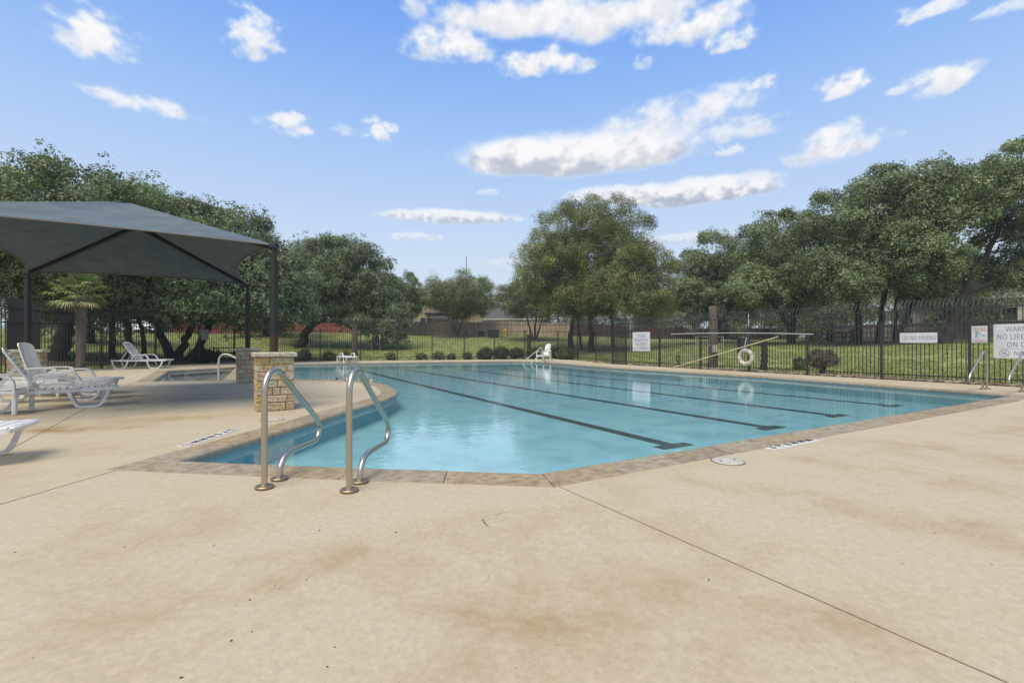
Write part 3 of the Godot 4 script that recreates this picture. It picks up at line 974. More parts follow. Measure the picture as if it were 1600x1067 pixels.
func handrail(label: String, at: Vector3, yaw: float, group: String) -> Node3D:
	# local +X points over the water
	var t := thing("pool_handrail", label, "handrail", at, yaw, group)
	var r := mb()
	var path := [Vector3(0, 0.0, 0), Vector3(0, 0.4, 0), Vector3(0.0, 0.74, 0), Vector3(0.012, 0.85, 0), Vector3(0.065, 0.932, 0), Vector3(0.15, 0.966, 0), Vector3(0.24, 0.945, 0), Vector3(0.32, 0.885, 0), Vector3(0.60, 0.69, 0), Vector3(0.90, 0.485, 0), Vector3(1.01, 0.40, 0), Vector3(1.065, 0.31, 0), Vector3(1.04, 0.235, 0), Vector3(0.96, 0.195, 0), Vector3(0.70, 0.20, 0), Vector3(0.46, 0.205, 0), Vector3(0.34, 0.18, 0), Vector3(0.265, 0.11, 0), Vector3(0.24, 0.0, 0)]
	tube(r, smooth(path, 5), 0.0245, 16)
	part("rail", r, M.stainless, t)
	for x in [0.0, 0.24]:
		var f := mb()
		lathe(f, Vector3(x, 0.004, 0), [Vector2(0.070, 0.0), Vector2(0.073, 0.006), Vector2(0.073, 0.014), Vector2(0.066, 0.021), Vector2(0.032, 0.024), Vector2(0.027, 0.034), Vector2(0.0245, 0.034)], 28)
		part("flange", f, M.flange, t)
	return t

func pillar(label: String, at: Vector3, yaw: float, sd: int) -> Node3D:
	var t := thing("stone_pillar", label, "pillar", at, yaw, "limestone pillars of the shade canopy")
	rng.seed = sd
	var core := mb()
	box(core, Vector3(0, 0.47, 0), Vector3(0.565, 0.94, 0.565))
	part("mortar_core", core, M.mortar, t)
	var hs := [0.15, 0.125, 0.14, 0.12, 0.15, 0.125, 0.14]
	var y := 0.0
	for c in hs.size():
		var h: float = hs[c]
		for side in 4:
			var turn := Basis(Vector3.UP, side * PI / 2)
			var full := (side + c) % 2 == 0
			var w := 0.595 if full else 0.595 - 0.23
			var many := 2 + rng.randi() % 2 if full else 1 + rng.randi() % 2
			var parts := []
			var total := 0.0
			for k in many:
				parts.append(rng.randf_range(0.6, 1.5))
				total += parts[k]
			var x := -w / 2
			for k in many:
				var sw: float = w * parts[k] / total
				var b := mb()
				var proud := rng.randf_range(-0.004, 0.008)
				box(b, Vector3(x + sw / 2, y + h / 2, 0.24 + proud), Vector3(sw - 0.011, h - 0.012, 0.115), 0.009, Basis(Vector3.UP, rng.randf_range(-0.012, 0.012)))
				var o := part("stone", b, M["limestone%d" % [0, 0, 1, 1, 2, 3, 3][rng.randi() % 7]], t)
				o.basis = turn
				x += sw
		y += h
	for s in [-1.0, 1.0]:
		var b := mb()
		box(b, Vector3(s * 0.173, 0.95 + 0.036, 0), Vector3(0.34, 0.075, 0.69), 0.012)
		part("cap_stone", b, M.cap, t)
	return t

func canopy() -> void:
	var base := P(-7.9, 0, 10.0)
	var t := thing("shade_canopy", "dark grey hipped fabric shade canopy on black posts at the left of the pool", "canopy", base)
	var FR := P(-4.31, 2.97, 8.56) - base
	var BR := P(-8.03, 2.97, 14.37) - base
	var BL := P(-12.06, 2.97, 11.78) - base
	var FL := P(-8.34, 2.97, 5.97) - base
	var along := (BR - FR).normalized()
	var A1 := (FR + FL) / 2 + along * 2.4 + Vector3(0, 1.0, 0)
	var A2 := (BR + BL) / 2 - along * 2.4 + Vector3(0, 1.0, 0)
	var inward := (BL - BR).normalized()
	var sets := [[FR, BR, A1, A2, inward, 0.40], [BR, BL, A2, A2, -along, 0.16], [BL, FL, A2, A1, -inward, 0.40], [FL, FR, A1, A1, along, 0.16]]
	for s in sets:
		var st := mb()
		var cloth := func(u: float, v: float) -> Vector3:
			var e: Vector3 = s[0].lerp(s[1], u)
			e += s[4] * s[5] * 4.0 * u * (1.0 - u) + Vector3.UP * 0.06 * 4.0 * u * (1.0 - u)
			var p: Vector3 = e.lerp(s[2].lerp(s[3], u), v)
			return p - Vector3.UP * 0.10 * (4.0 * v * (1.0 - v)) * (4.0 * u * (1.0 - u))
		shell(st, cloth, 20, 10, 0.004)
		part("fabric_panel", st, M.canopy_fabric, t)
		for v in [0.3, 0.62]:
			var seam := mb()
			var sp := []
			for k in 13: sp.append(cloth.call(k / 12.0, v))
			tube(seam, sp, 0.006, 5, false)
			part("seam", seam, M.canopy_fabric, t)
		var hem := mb()
		var pts := []
		for k in 21:
			var u := k / 20.0
			pts.append(s[0].lerp(s[1], u) + s[4] * s[5] * 4.0 * u * (1.0 - u) + Vector3.UP * (0.06 * 4.0 * u * (1.0 - u) - 0.012))
		tube(hem, pts, 0.012, 6)
		part("hem", hem, M.strap, t)
	for q in [[FR, A1], [FL, A1], [BR, A2], [BL, A2]]:
		var r := mb()
		var top: Vector3 = q[1] - Vector3(0, 0.07, 0)
		var low: Vector3 = q[0] - Vector3(0, 0.07, 0)
		tube(r, [low, low.lerp(top, 0.5), top], 0.044, 10)
		part("rafter", r, M.black_paint, t)
		var p := mb()
		var b := Vector3(q[0].x, 1.035, q[0].z)
		tube(p, [b, Vector3(b.x, 1.9, b.z), Vector3(b.x, 2.70, b.z)], 0.066, 18)
		tube(p, [Vector3(b.x, 2.69, b.z), Vector3(b.x, 2.96, b.z)], 0.046, 14)
		box(p, Vector3(b.x, 2.95, b.z), Vector3(0.13, 0.09, 0.13), 0.01)
		var po := part("post", p, M.black_paint, t)
		if q[0] == FR or q[0] == BR:
			var ru := mb()
			var hr := 0.34 if q[0] == FR else 0.42
			for k in 18:
				var a0 := TAU * k / 18
				var a1 := TAU * (k + 1) / 18
				var h0 := hr + 0.06 * sin(a0 * 2.0 + 1.0) + 0.03 * sin(a0 * 5.0)
				var h1 := hr + 0.06 * sin(a1 * 2.0 + 1.0) + 0.03 * sin(a1 * 5.0)
				var c0 := Vector3(cos(a0), 0, sin(a0))
				var c1 := Vector3(cos(a1), 0, sin(a1))
				tri3(ru, b + c0 * 0.068, b + c1 * 0.068, b + c1 * 0.068 + Vector3.UP * h1, c0, c1, c1)
				tri3(ru, b + c0 * 0.068, b + c1 * 0.068 + Vector3.UP * h1, b + c0 * 0.068 + Vector3.UP * h0, c0, c1, c0)
			part("rust_patch", ru, M.rust, po)
	var ri := mb()
	tube(ri, [A1 - Vector3(0, 0.07, 0), A2 - Vector3(0, 0.07, 0)], 0.044, 10)
	part("ridge_beam", ri, M.black_paint, t)
	var yaw := atan2(0.54, 0.84)
	pillar("limestone pillar nearest the pool, under the thick front post with the rusty foot", base + Vector3(FR.x, 0, FR.z), yaw, 5)
	pillar("limestone pillar under the rear post of the canopy, beside the wading pool", base + Vector3(BR.x, 0, BR.z), yaw, 6)
	pillar("limestone pillar half hidden behind the white chairs at the left", base + Vector3(BL.x, 0, BL.z), yaw, 7)

# ---------------------------------------------------------------- fences
var picket_mesh: ArrayMesh
func fence(called: String, label: String, posts: Array, per := 20) -> void:
	var base := P(posts[0][0], 0, posts[0][1])
	var t := thing(called, label, "fence", base, 0.0, "black steel fences round the pool")
	if picket_mesh == null:
		var st := mb()
		bar(st, [Vector3(0, 0.09, 0), Vector3(0, 1.2, 0), Vector3(0, 2.17, 0), Vector3(0, 2.27, 0.014), Vector3(0, 2.37, 0.06), Vector3(0, 2.455, 0.135), Vector3(0, 2.51, 0.225)], Vector3(1, 0, 0), 0.019, 0.019)
		picket_mesh = st.commit()
	rng.seed = 44 + posts.size()
	for i in posts.size():
		var a = posts[i]
		var p := P(a[0], 0, a[1]) - base
		var st := mb()
		var nxt = posts[mini(i + 1, posts.size() - 1)]
		var prv = posts[maxi(i - 1, 0)]
		var dir := (P(nxt[0], 0, nxt[1]) - P(prv[0], 0, prv[1])).normalized()
		var yaw := atan2(-dir.z, dir.x)
		box(st, p + Vector3(0, 0.90 * a[2], 0), Vector3(0.062, 1.86 * a[2], 0.062), 0.006, Basis(Vector3.UP, yaw))
		box(st, p + Vector3(0, 1.845 * a[2], 0), Vector3(0.07, 0.03, 0.07), 0.008, Basis(Vector3.UP, yaw))
		part("post", st, M.fence_paint, t)
		if i == posts.size() - 1: break
		var b = posts[i + 1]
		var q := P(b[0], 0, b[1]) - base
		var d := (q - p).normalized()
		var out := Vector3(-d.z, 0, d.x)
		if out.dot((p + q) / 2 + base - P(-2, 0, 15)) < 0: out = -out
		for h in [0.19, 1.757, 2.19]:
			var r := mb()
			var in_ := Vector3(0, 0, 0)
			bar(r, [p + in_ + Vector3(0, h * a[2], 0), q + in_ + Vector3(0, h * b[2], 0)], out, 0.03, 0.034)
			part("rail", r, M.fence_paint, t)
		for k in per:
			var s := (k + 0.7) / (per + 0.4)
			var o := part("picket", picket_mesh, M.fence_paint, t)
			var hs := lerpf(a[2], b[2], s)
			var lean := rng.randf_range(-0.004, 0.004)
			var zax := out
			var yax := Vector3(0, 1, 0) + d * lean
			o.transform = Transform3D(Basis(yax.cross(zax).normalized(), yax * hs, zax), p.lerp(q, s) + Vector3(0, 0, 0))

func letters(parent: Node3D, text: String, h: float, at: Vector3, m: Material, bold := false, wide := 0.0, flat := false) -> void:
	var f := SystemFont.new()
	f.font_names = PackedStringArray(["Droid Sans"])
	if bold: f.font_weight = 700
	var tm := TextMesh.new()
	tm.font = f
	tm.text = text
	tm.font_size = 64
	tm.pixel_size = h / 46.0
	tm.depth = 0.003
	tm.curve_step = 2.0
	var o := part("lettering", tm, m, parent, at)
	var has := tm.get_aabb().size.x
	if wide > 0.0 and has > 0.01: o.scale = Vector3(wide / has, 1, 1)
	if flat: o.rotation.x = -PI / 2

func ring_mark(parent: Node3D, at: Vector3, r: float, w: float, m: Material, flat := false) -> void:
	var st := mb()
	var z := Vector3(0, 0, 0.003)
	for k in 24:
		var a := TAU * k / 24
		var b := TAU * (k + 1) / 24
		var u := Vector3(cos(a), sin(a), 0)
		var v := Vector3(cos(b), sin(b), 0)
		quad(st, u * (r - w) + z, u * r + z, v * r + z, v * (r - w) + z, Vector3(0, 0, 1))
	box(st, z * 0.5, Vector3(r * 1.9, w, 0.003), 0.0, Basis(Vector3(0, 0, 1), -PI / 4))
	# a little diving swimmer inside the ring
	box(st, Vector3(-r * 0.05, r * 0.05, 0.001), Vector3(r * 0.95, r * 0.2, 0.003), 0.0, Basis(Vector3(0, 0, 1), 0.6))
	box(st, Vector3(r * 0.18, -r * 0.22, 0.0012), Vector3(r * 0.6, r * 0.14, 0.003), 0.0, Basis(Vector3(0, 0, 1), -0.35))
	var o := part("no_diving_mark", st, m, parent, at)
	if flat: o.rotation.x = -PI / 2

func board(parent: Node3D, w: float, h: float, m: Material) -> void:
	var st := mb()
	box(st, Vector3.ZERO, Vector3(w, h, 0.012), 0.003)
	part("panel", st, m, parent)
	for sx in [-1.0, 1.0]:
		for sy in [-1.0, 1.0]:
			var bo := mb()
			lathe(bo, Vector3.ZERO, [Vector2(0.012, 0.0), Vector2(0.011, 0.004), Vector2(0.0, 0.006)], 8)
			var o := part("bolt", bo, M.pole_steel, parent, Vector3(sx * (w / 2 - 0.035), sy * (h / 2 - 0.035), 0.006))
			o.rotation.x = PI / 2

func signs() -> void:
	var yaw := atan2(-0.861, 0.508)
	var inw := P(-0.861, 0, -0.508)
	var face := 0.0075
	var s := thing("rules_sign", "square white sign reading CHILDREN SHOULD NOT USE POOL WITHOUT ADULT SUPERVISION", "sign", P(6.7, 1.25, 24.4) + inw * 0.05, yaw)
	board(s, 1.2, 0.98, M.sign_white)
	var rows := ["CHILDREN", "SHOULD NOT USE", "POOL WITHOUT", "ADULT SUPERVISION"]
	for k in 4: letters(s, rows[k], 0.135, Vector3(0, 0.30 - k * 0.215, face), M.ink, false, [0.55, 0.93, 0.80, 1.06][k])
	s = thing("no_diving_sign", "long low white sign reading NO DIVING with a crossed circle", "sign", P(12.52, 1.345, 14.56) + inw * 0.05, yaw)
	board(s, 0.92, 0.31, M.sign_white)
	letters(s, "NO DIVING", 0.12, Vector3(0.12, 0, face), M.faded_ink, true, 0.62)
	ring_mark(s, Vector3(-0.31, 0, face - 0.002), 0.075, 0.012, M.faded_ink)
	s = thing("notice_sign", "small white notice with red lettering and a green figure, beside the fence post", "sign", P(13.22, 1.43, 13.36) + inw * 0.05, yaw)
	board(s, 0.33, 0.47, M.sign_white)
	letters(s, "Don't Be A", 0.04, Vector3(0, 0.18, face), M.red_ink, true, 0.24)
	letters(s, "Litter Bug", 0.045, Vector3(0, 0.125, face), M.red_ink, true, 0.26)
	letters(s, "Keep Your Pool", 0.026, Vector3(0, -0.165, face), M.red_ink, true)
	letters(s, "Area Clean", 0.026, Vector3(0, -0.20, face), M.red_ink, true)
	var fg := mb()
	box(fg, Vector3(-0.06, 0.055, face), Vector3(0.055, 0.05, 0.003), 0.0)
	box(fg, Vector3(-0.03, 0.075, face), Vector3(0.10, 0.012, 0.003), 0.0, Basis(Vector3(0, 0, 1), 0.2))
	part("printed_figure", fg, M.green_ink, s)
	fg = mb()
	box(fg, Vector3(-0.055, -0.01, face), Vector3(0.045, 0.075, 0.003), 0.0, Basis(Vector3(0, 0, 1), -0.15))
	box(fg, Vector3(-0.075, -0.075, face), Vector3(0.02, 0.06, 0.003), 0.0, Basis(Vector3(0, 0, 1), -0.3))
	box(fg, Vector3(-0.035, -0.075, face), Vector3(0.02, 0.06, 0.003), 0.0, Basis(Vector3(0, 0, 1), 0.3))
	part("printed_figure", fg, M.blue_ink, s)
	fg = mb()
	box(fg, Vector3(0.015, 0.025, face), Vector3(0.035, 0.025, 0.003), 0.0)
	part("printed_figure", fg, M.red_ink, s)
	fg = mb()
	box(fg, Vector3(0.085, -0.03, face), Vector3(0.07, 0.06, 0.002), 0.0)
	part("printed_bin", fg, M.faded_ink, s)
	s = thing("warning_sign", "large white sign reading WARNING NO LIFEGUARD ON DUTY at the right edge", "sign", P(13.66, 1.235, 12.62) + inw * 0.05, yaw)
	board(s, 1.15, 0.93, M.sign_white)
	letters(s, "WARNING", 0.13, Vector3(0, 0.33, face), M.ink, false, 0.66)
	letters(s, "NO LIFEGUARD", 0.13, Vector3(0, 0.12, face), M.ink, false, 1.0)
	letters(s, "ON DUTY", 0.13, Vector3(0, -0.09, face), M.ink, false, 0.62)
	letters(s, "NO DIVING", 0.12, Vector3(0.16, -0.325, face), M.ink, false, 0.66)
	ring_mark(s, Vector3(-0.36, -0.325, face - 0.002), 0.10, 0.012, M.ink)
	var ln := mb()
	box(ln, Vector3(0, -0.2, face), Vector3(0.95, 0.006, 0.003))
	part("rule_line", ln, M.ink, s)
	# blank backs seen through the left fence
	var b := mb()
	box(b, Vector3.ZERO, Vector3(0.5, 0.62, 0.015), 0.003)
	solo("blank_sign", b, M.sign_white, "blank white back of a sign hung behind the fence, above the picnic table", "sign", "sign backs on the outside of the fence", P(-17.72, 1.66, 27.3), 1.35)
	b = mb()
	box(b, Vector3.ZERO, Vector3(0.6, 0.95, 0.015), 0.003)
	solo("blank_sign", b, M.sign_white, "pale sign back behind the dense fence bars at the far left edge", "sign", "sign backs on the outside of the fence", P(-17.95, 1.47, 16.35), 1.9)

func depth_strip(label: String, at: Vector3, yaw: float, cells: Array) -> void:
	var t := thing("depth_marker", label, "depth marker", at, yaw, "depth markers set in the deck")
	var n := cells.size()
	for k in n:
		var st := mb()
		var x := (k - (n - 1) / 2.0) * 0.156
		box(st, Vector3(x, 0.0, 0), Vector3(0.153, 0.008, 0.153), 0.002)
		var o := part("tile", st, M.tile_white, t)
		if cells[k] == "X":
			ring_mark(o, Vector3(x, 0.0025, 0), 0.062, 0.012, M.red_ink, true)
		elif cells[k] != "":
			letters(o, cells[k], 0.10 if cells[k].length() < 2 else 0.075, Vector3(x, 0.0055, 0), M.black_ink, true, [0.075, 0.105, 0.125][mini(cells[k].length(), 3) - 1], true)

func lid(label: String, at: Vector3, r: float) -> void:
	var t := thing("deck_skimmer", label, "skimmer", at, 0.4, "white skimmer lids in the deck")
	var ring := mb()
	lathe(ring, Vector3.ZERO, [Vector2(r, 0.0), Vector2(r, 0.005), Vector2(r - 0.008, 0.007), Vector2(r - 0.016, 0.003)], 40)
	part("rim", ring, M.mortar, t)
	var d := mb()
	lathe(d, Vector3.ZERO, [Vector2(r - 0.018, 0.0), Vector2(r - 0.018, 0.006), Vector2(r - 0.024, 0.009), Vector2(0.0, 0.012)], 40)
	part("cover", d, M.lid_plastic, t)
	for s in [-1.0, 1.0]:
		var h := mb()
		box(h, Vector3(s * r * 0.55, 0.0115, 0), Vector3(0.03, 0.003, 0.014))
		part("finger_hole", h, M.black_ink, t)

# ---------------------------------------------------------------- plants
func leaf_cluster(many: int, reach: float, length: float, width: float, sd: int, up := 0.75) -> ArrayMesh:
	# leaves spread round the origin, most of them facing +Y, which is turned outward on the crown
	var st := mb()
	rng.seed = sd
	for k in many:
		var o := Vector3(rng.randfn(0, 0.5), rng.randfn(0, 0.33), rng.randfn(0, 0.5)) * reach
		var n := Vector3(rng.randf_range(-1, 1), rng.randf_range(-0.4, 1) + up, rng.randf_range(-1, 1)).normalized()
		var d := n.cross(Vector3(rng.randf_range(-1, 1), rng.randf_range(-1, 1), rng.randf_range(-1, 1))).normalized()
		var s := d.cross(n).normalized()
		var l := length * rng.randf_range(0.7, 1.3)
		var w := width * rng.randf_range(0.7, 1.3) * 0.5
		var m := o + d * l * 0.45 + n * l * 0.05
		quad(st, o, m + s * w, o + d * l, m - s * w, n)
	for k in 2:   # twigs
		var e := Vector3(rng.randf_range(-1, 1), rng.randf_range(-0.3, 0.3), rng.randf_range(-1, 1)).normalized() * reach * 0.8
		var s := e.cross(Vector3.UP).normalized() * 0.006
		quad(st, -e * 0.3 - s, -e * 0.3 + s, e + s * 0.4, e - s * 0.4, s.cross(e).normalized())
	return st.commit()

func turned(y: Vector3, roll: float) -> Basis:
	var x := y.cross(Vector3(0.3, 0.2, 0.9)).normalized()
	return Basis(x, y, x.cross(y)) * Basis(Vector3.UP, roll)

# trunks: [[[offset points from base], r0, r1], ...]; envs: [[centre from base, radii, how many clumps], ...]
func tree(called: String, label: String, x: float, f: float, trunks: Array, envs: Array, o := {}) -> Node3D:
	var base: Vector3 = ground_at(x, f) - Vector3(0, 0.08, 0)
	var t := thing(called, label, "tree", base, 0.0, o.get("group", ""))
	rng.seed = o.get("seed", 1)
	var bark: Material = M[o.get("bark", "bark")]
	var nodes := []
	for q in trunks:
		var pts := []
		var path := smooth(q[0], 4)
		var wob: float = q[1] * 0.35
		var radii := []
		for i in path.size():
			var s := float(i) / (path.size() - 1)
			var r: float = lerpf(q[1], q[2], pow(s, 0.8)) * (1.0 + 0.35 * exp(-s * 9.0))
			pts.append(path[i] + (Vector3(rng.randf_range(-1, 1), 0, rng.randf_range(-1, 1)) * wob if i > 1 else Vector3.ZERO))
			radii.append(r)
			nodes.append([pts[i], r])
		var st := mb()
		tube(st, pts, radii, 10)
		part("trunk", st, bark, t)
	var blobs := []
	var rmin: float = o.get("rmin", 0.75)
	var rmax: float = o.get("rmax", 1.6)
	for e in envs:
		for k in e[2]:
			var best := Vector3.ZERO
			var out := 0.0
			for tries in 8:
				var d := Vector3(rng.randfn(), rng.randfn(), rng.randfn()).normalized()
				out = pow(rng.randf(), 0.42) * 1.12
				best = e[0] + d * out * e[1]
				var ok := true
				for b in blobs:
					if b[0].distance_to(best) < rmin * 0.95:
						ok = false
						break
				if ok: break
			blobs.append([best, rng.randf_range(rmin, rmax) * (1.15 if out < 0.8 else lerpf(1.0, 0.55, (out - 0.8) / 0.32)), rng.randf_range(0.66, 1.36)])
	# grow limbs, nearest clump first
	var start: Vector3 = trunks[0][0][trunks[0][0].size() - 1]
	blobs.sort_custom(func(a, b): return a[0].distance_squared_to(start) < b[0].distance_squared_to(start))
	var limbs := mb()
	for b in blobs:
		var near = null
		var cost := 1e9
		for nd in nodes:
			var dd: Vector3 = b[0] - nd[0]
			var c := dd.length() + (maxf(0.0, -dd.y) * 1.5) + (0.5 if nd[1] < 0.03 else 0.0)
			if c < cost:
				cost = c
				near = nd
		var a: Vector3 = near[0]
		var d: Vector3 = b[0] - a
		var l := d.length()
		if l < 0.3: continue
		var r0 := minf(near[1] * 0.75, 0.022 + 0.020 * l)
		var mid := a + d * 0.5 + Vector3(rng.randf_range(-0.14, 0.14), rng.randf_range(0.0, 0.16), rng.randf_range(-0.14, 0.14)) * l
		var pts := []
		var radii := []
		for i in 5:
			var s := i / 4.0
			var p := a.lerp(mid, s).lerp(mid.lerp(b[0], s), s)
			var r := lerpf(r0, 0.012, s)
			pts.append(p)
			radii.append(r)
			if i > 0: nodes.append([p, r])
		tube(limbs, pts, radii, 5, false)
	part("limbs", limbs, bark, t)
	# foliage
	var per: int = o.get("per", 46)
	var flat: float = o.get("flat", 0.62)
	var col: Color = o.get("col", Color(0.128, 0.174, 0.074))
	var col2: Color = o.get("col2", Color(0.205, 0.252, 0.115))
	var size: float = o.get("size", 1.0)
	var mm := MultiMesh.new()
	mm.transform_format = MultiMesh.TRANSFORM_3D
	mm.use_colors = true
	mm.mesh = o.get("mesh", leaf_oak)
	mm.instance_count = blobs.size() * per
	var n := 0
	for b in blobs:
		var r: float = b[1]
		for k in per:
			var d := Vector3(rng.randfn(), rng.randfn() + 0.25, rng.randfn()).normalized()
			var p: Vector3 = b[0] + d * Vector3(r, r * flat, r) * (0.45 + 0.68 * pow(rng.randf(), 0.55))
			if rng.randf() < 0.26: p += d * r * rng.randf_range(0.05, 0.6) + Vector3(0, rng.randf_range(-0.3, 0.2), 0)
			var s := size * rng.randf_range(0.75, 1.25)
			mm.set_instance_transform(n, Transform3D(turned((d * Vector3(1, 0.8, 1) + Vector3(0, 0.35, 0) + Vector3(rng.randf_range(-0.4, 0.4), rng.randf_range(-0.4, 0.4), rng.randf_range(-0.4, 0.4))).normalized(), rng.randf() * TAU).scaled(Vector3.ONE * s), p))
			var v := rng.randf()
			var c := col.lerp(col2, v * v * 0.9)
			var m: float = b[2] * rng.randf_range(0.8, 1.2)
			mm.set_instance_color(n, Color(c.r * m, c.g * m, c.b * m))
			n += 1
	var g := MultiMeshInstance3D.new()
	g.name = "crown"
	g.multimesh = mm
	g.material_override = M.leaf
	t.add_child(g)
	g.set_meta("kind", "stuff")
	return t

func bush(called: String, label: String, x: float, f: float, r: Vector3, o := {}) -> Node3D:
	var t := thing(called, label, "shrub", ground_at(x, f) - Vector3(0, 0.03, 0), 0.0, o.get("group", ""))
	rng.seed = int(o.get("seed", int(absf(x) * 100)))
	var lift: float = o.get("lift", r.y * 0.85)
	var st := mb()
	for k in 5:
		var e := Vector3(rng.randf_range(-0.5, 0.5) * r.x, lift, rng.randf_range(-0.5, 0.5) * r.z)
		tube(st, [Vector3(e.x * 0.15, 0, e.z * 0.15), Vector3(e.x * 0.4, lift * 0.6, e.z * 0.4), e], [o.get("stem", 0.02), o.get("stem", 0.02) * 0.7, 0.008], 5)
	part("stems", st, M.bark, t)
	var per: int = o.get("per", int(260 * r.x * r.y * 4) + 40)
	var mm := MultiMesh.new()
	mm.transform_format = MultiMesh.TRANSFORM_3D
	mm.use_colors = true
	mm.mesh = leaf_bush
	mm.instance_count = per
	var col: Color = o.get("col", Color(0.035, 0.06, 0.022))
	var col2: Color = o.get("col2", Color(0.09, 0.125, 0.045))
	for k in per:
		var d := Vector3(rng.randfn(), rng.randfn() + 0.15, rng.randfn()).normalized()
		var p := Vector3(0, lift, 0) + d * r * (0.45 + 0.55 * pow(rng.randf(), 0.5)) * (1.0 + 0.35 * ground_noise.get_noise_3d(d.x * 22.0 + x * 9.0, d.y * 22.0, d.z * 22.0))
		p.y = maxf(p.y, 0.04)
		mm.set_instance_transform(k, Transform3D(turned((d + Vector3(0, 0.3, 0) + Vector3(rng.randf_range(-0.5, 0.5), rng.randf_range(-0.5, 0.5), rng.randf_range(-0.5, 0.5))).normalized(), rng.randf() * TAU).scaled(Vector3.ONE * rng.randf_range(0.6, 1.1) * float(o.get("size", 1.0))), p))
		var c := col.lerp(col2, pow(rng.randf(), 2.0))
		mm.set_instance_color(k, c)
	var g := MultiMeshInstance3D.new()
	g.name = "foliage"
	g.multimesh = mm
	g.material_override = M.leaf
	t.add_child(g)
	g.set_meta("kind", "stuff")
	return t

func fan_palm(label: String, x: float, f: float, h: float) -> void:
	var base: Vector3 = ground_at(x, f) - Vector3(0, 0.05, 0)
	var t := thing("fan_palm", label, "palm tree", base)
	rng.seed = 71
	var st := mb()
	var pts := []
	var radii := []
	for i in 22:
		var s := i / 21.0
		pts.append(Vector3(0.06 * sin(s * 3.0), h * s, 0.03 * sin(s * 5.0)))
		radii.append(lerpf(0.14, 0.20, smoothstep(0.1, 0.9, s)) + (0.025 if i % 2 == 0 else -0.012) + rng.randf_range(-0.012, 0.012))
	tube(st, pts, radii, 12)
	part("trunk", st, M.pale_bark, t)
	var fib := mb()
	for k in 130:
		var s := pow(rng.randf(), 0.7)
		var a := rng.randf() * TAU
		var o := Vector3(cos(a), 0, sin(a))
		var p := Vector3(0.06 * sin(s * 3.0), h * s, 0) + o * 0.17
		var side := Vector3(-o.z, 0, o.x) * 0.03
		tri(fib, p - side, p + side, p + o * rng.randf_range(0.04, 0.12) + Vector3(0, rng.randf_range(0.06, 0.16), 0), o)
	part("bark_fibre", fib, M.pale_bark, t).set_meta("kind", "stuff")
	var top := Vector3(0.02, h + 0.05, 0)
	for k in 34:
		var s := k / 33.0
		var a := k * 2.39996
		var el := lerpf(1.25, -0.45, pow(s, 0.9)) + rng.randf_range(-0.1, 0.1)
		var dir := Vector3(cos(a) * cos(el), sin(el), sin(a) * cos(el))
		var side := Vector3(-sin(a), 0, cos(a))
		var len_p := rng.randf_range(0.5, 0.85)
		var hub := top + dir * len_p - Vector3(0, 0.12 * s, 0)
		var fr := mb()
		var old := s > 0.86
		var c0 := Color(0.14, 0.20, 0.075).lerp(Color(0.24, 0.27, 0.12), rng.randf())
		if old: c0 = Color(0.27, 0.23, 0.12).lerp(Color(0.18, 0.19, 0.09), rng.randf())
		fr.set_color(c0)
		bar(fr, [top, top.lerp(hub, 0.6) + Vector3(0, 0.02, 0), hub], side, 0.022, 0.014)
		var up := side.cross(dir).normalized()
		var many := 22
		for m in many:
			var b := lerpf(-1.75, 1.75, m / (many - 1.0))
			var ld := (dir * cos(b) + side * sin(b)).normalized()
			var l := rng.randf_range(0.50, 0.64) * (1.0 - 0.14 * absf(b))
			var w := 0.024
			var ws := ld.cross(up).normalized() * w
			var sag := rng.randf_range(0.04, 0.15) + 0.10 * s
			var p0 := hub
			var p1 := hub + ld * l * 0.55 + up * 0.02 - Vector3(0, sag * 0.12, 0)
			var p2 := hub + ld * l * 0.92 - Vector3(0, sag, 0)
			var g := rng.randf_range(0.8, 1.25)
			fr.set_color(Color(c0.r * g, c0.g * g, c0.b * g))
			quad(fr, p0 - ws * 0.3, p0 + ws * 0.3, p1 + ws, p1 - ws, up)
			fr.set_color(Color(c0.r * g * 1.35, c0.g * g * 1.25, c0.b * g * 1.25))
			tri(fr, p1 - ws, p1 + ws, p2, up)
		part("frond", fr, M.palm_leaf, t)

func palm_stump(label: String, x: float, f: float, h: float, r: float, sd: int) -> Node3D:
	var t := thing("palm_stump", label, "palm stump", ground_at(x, f) - Vector3(0, 0.05, 0), 0.0, "dead palm trunks standing along the fence")
	rng.seed = sd
	var st := mb()
	var pts := []
	var radii := []
	var n := int(h * 7) + 4
	for i in n:
		var s := float(i) / (n - 1)
		pts.append(Vector3(0.05 * sin(s * 2.5), h * s, 0.03 * sin(s * 4.0)))
		radii.append(r * (1.0 + 0.3 * exp(-s * 6.0)) * (1.07 if i % 2 == 0 else 0.93) + rng.randf_range(-0.015, 0.015))
	tube(st, pts, radii, 11)
	part("trunk", st, M.pale_bark if sd % 2 == 0 else M.bark, t)
	var fib := mb()
	for k in 60:
		var s := rng.randf_range(0.15, 1.02)
		var a := rng.randf() * TAU
		var o := Vector3(cos(a), 0, sin(a))
		var p := Vector3(0.05 * sin(s * 2.5), h * s, 0) + o * r * 0.9
		var side := Vector3(-o.z, 0, o.x) * 0.03
		var top := 1.0 if s > 0.85 else 0.4
		tri(fib, p - side, p + side, p + o * rng.randf_range(0.05, 0.20) * top + Vector3(0, rng.randf_range(-0.05, 0.22) * top, 0), o)
	part("bark_fibre", fib, M.pale_bark, t).set_meta("kind", "stuff")
	return t

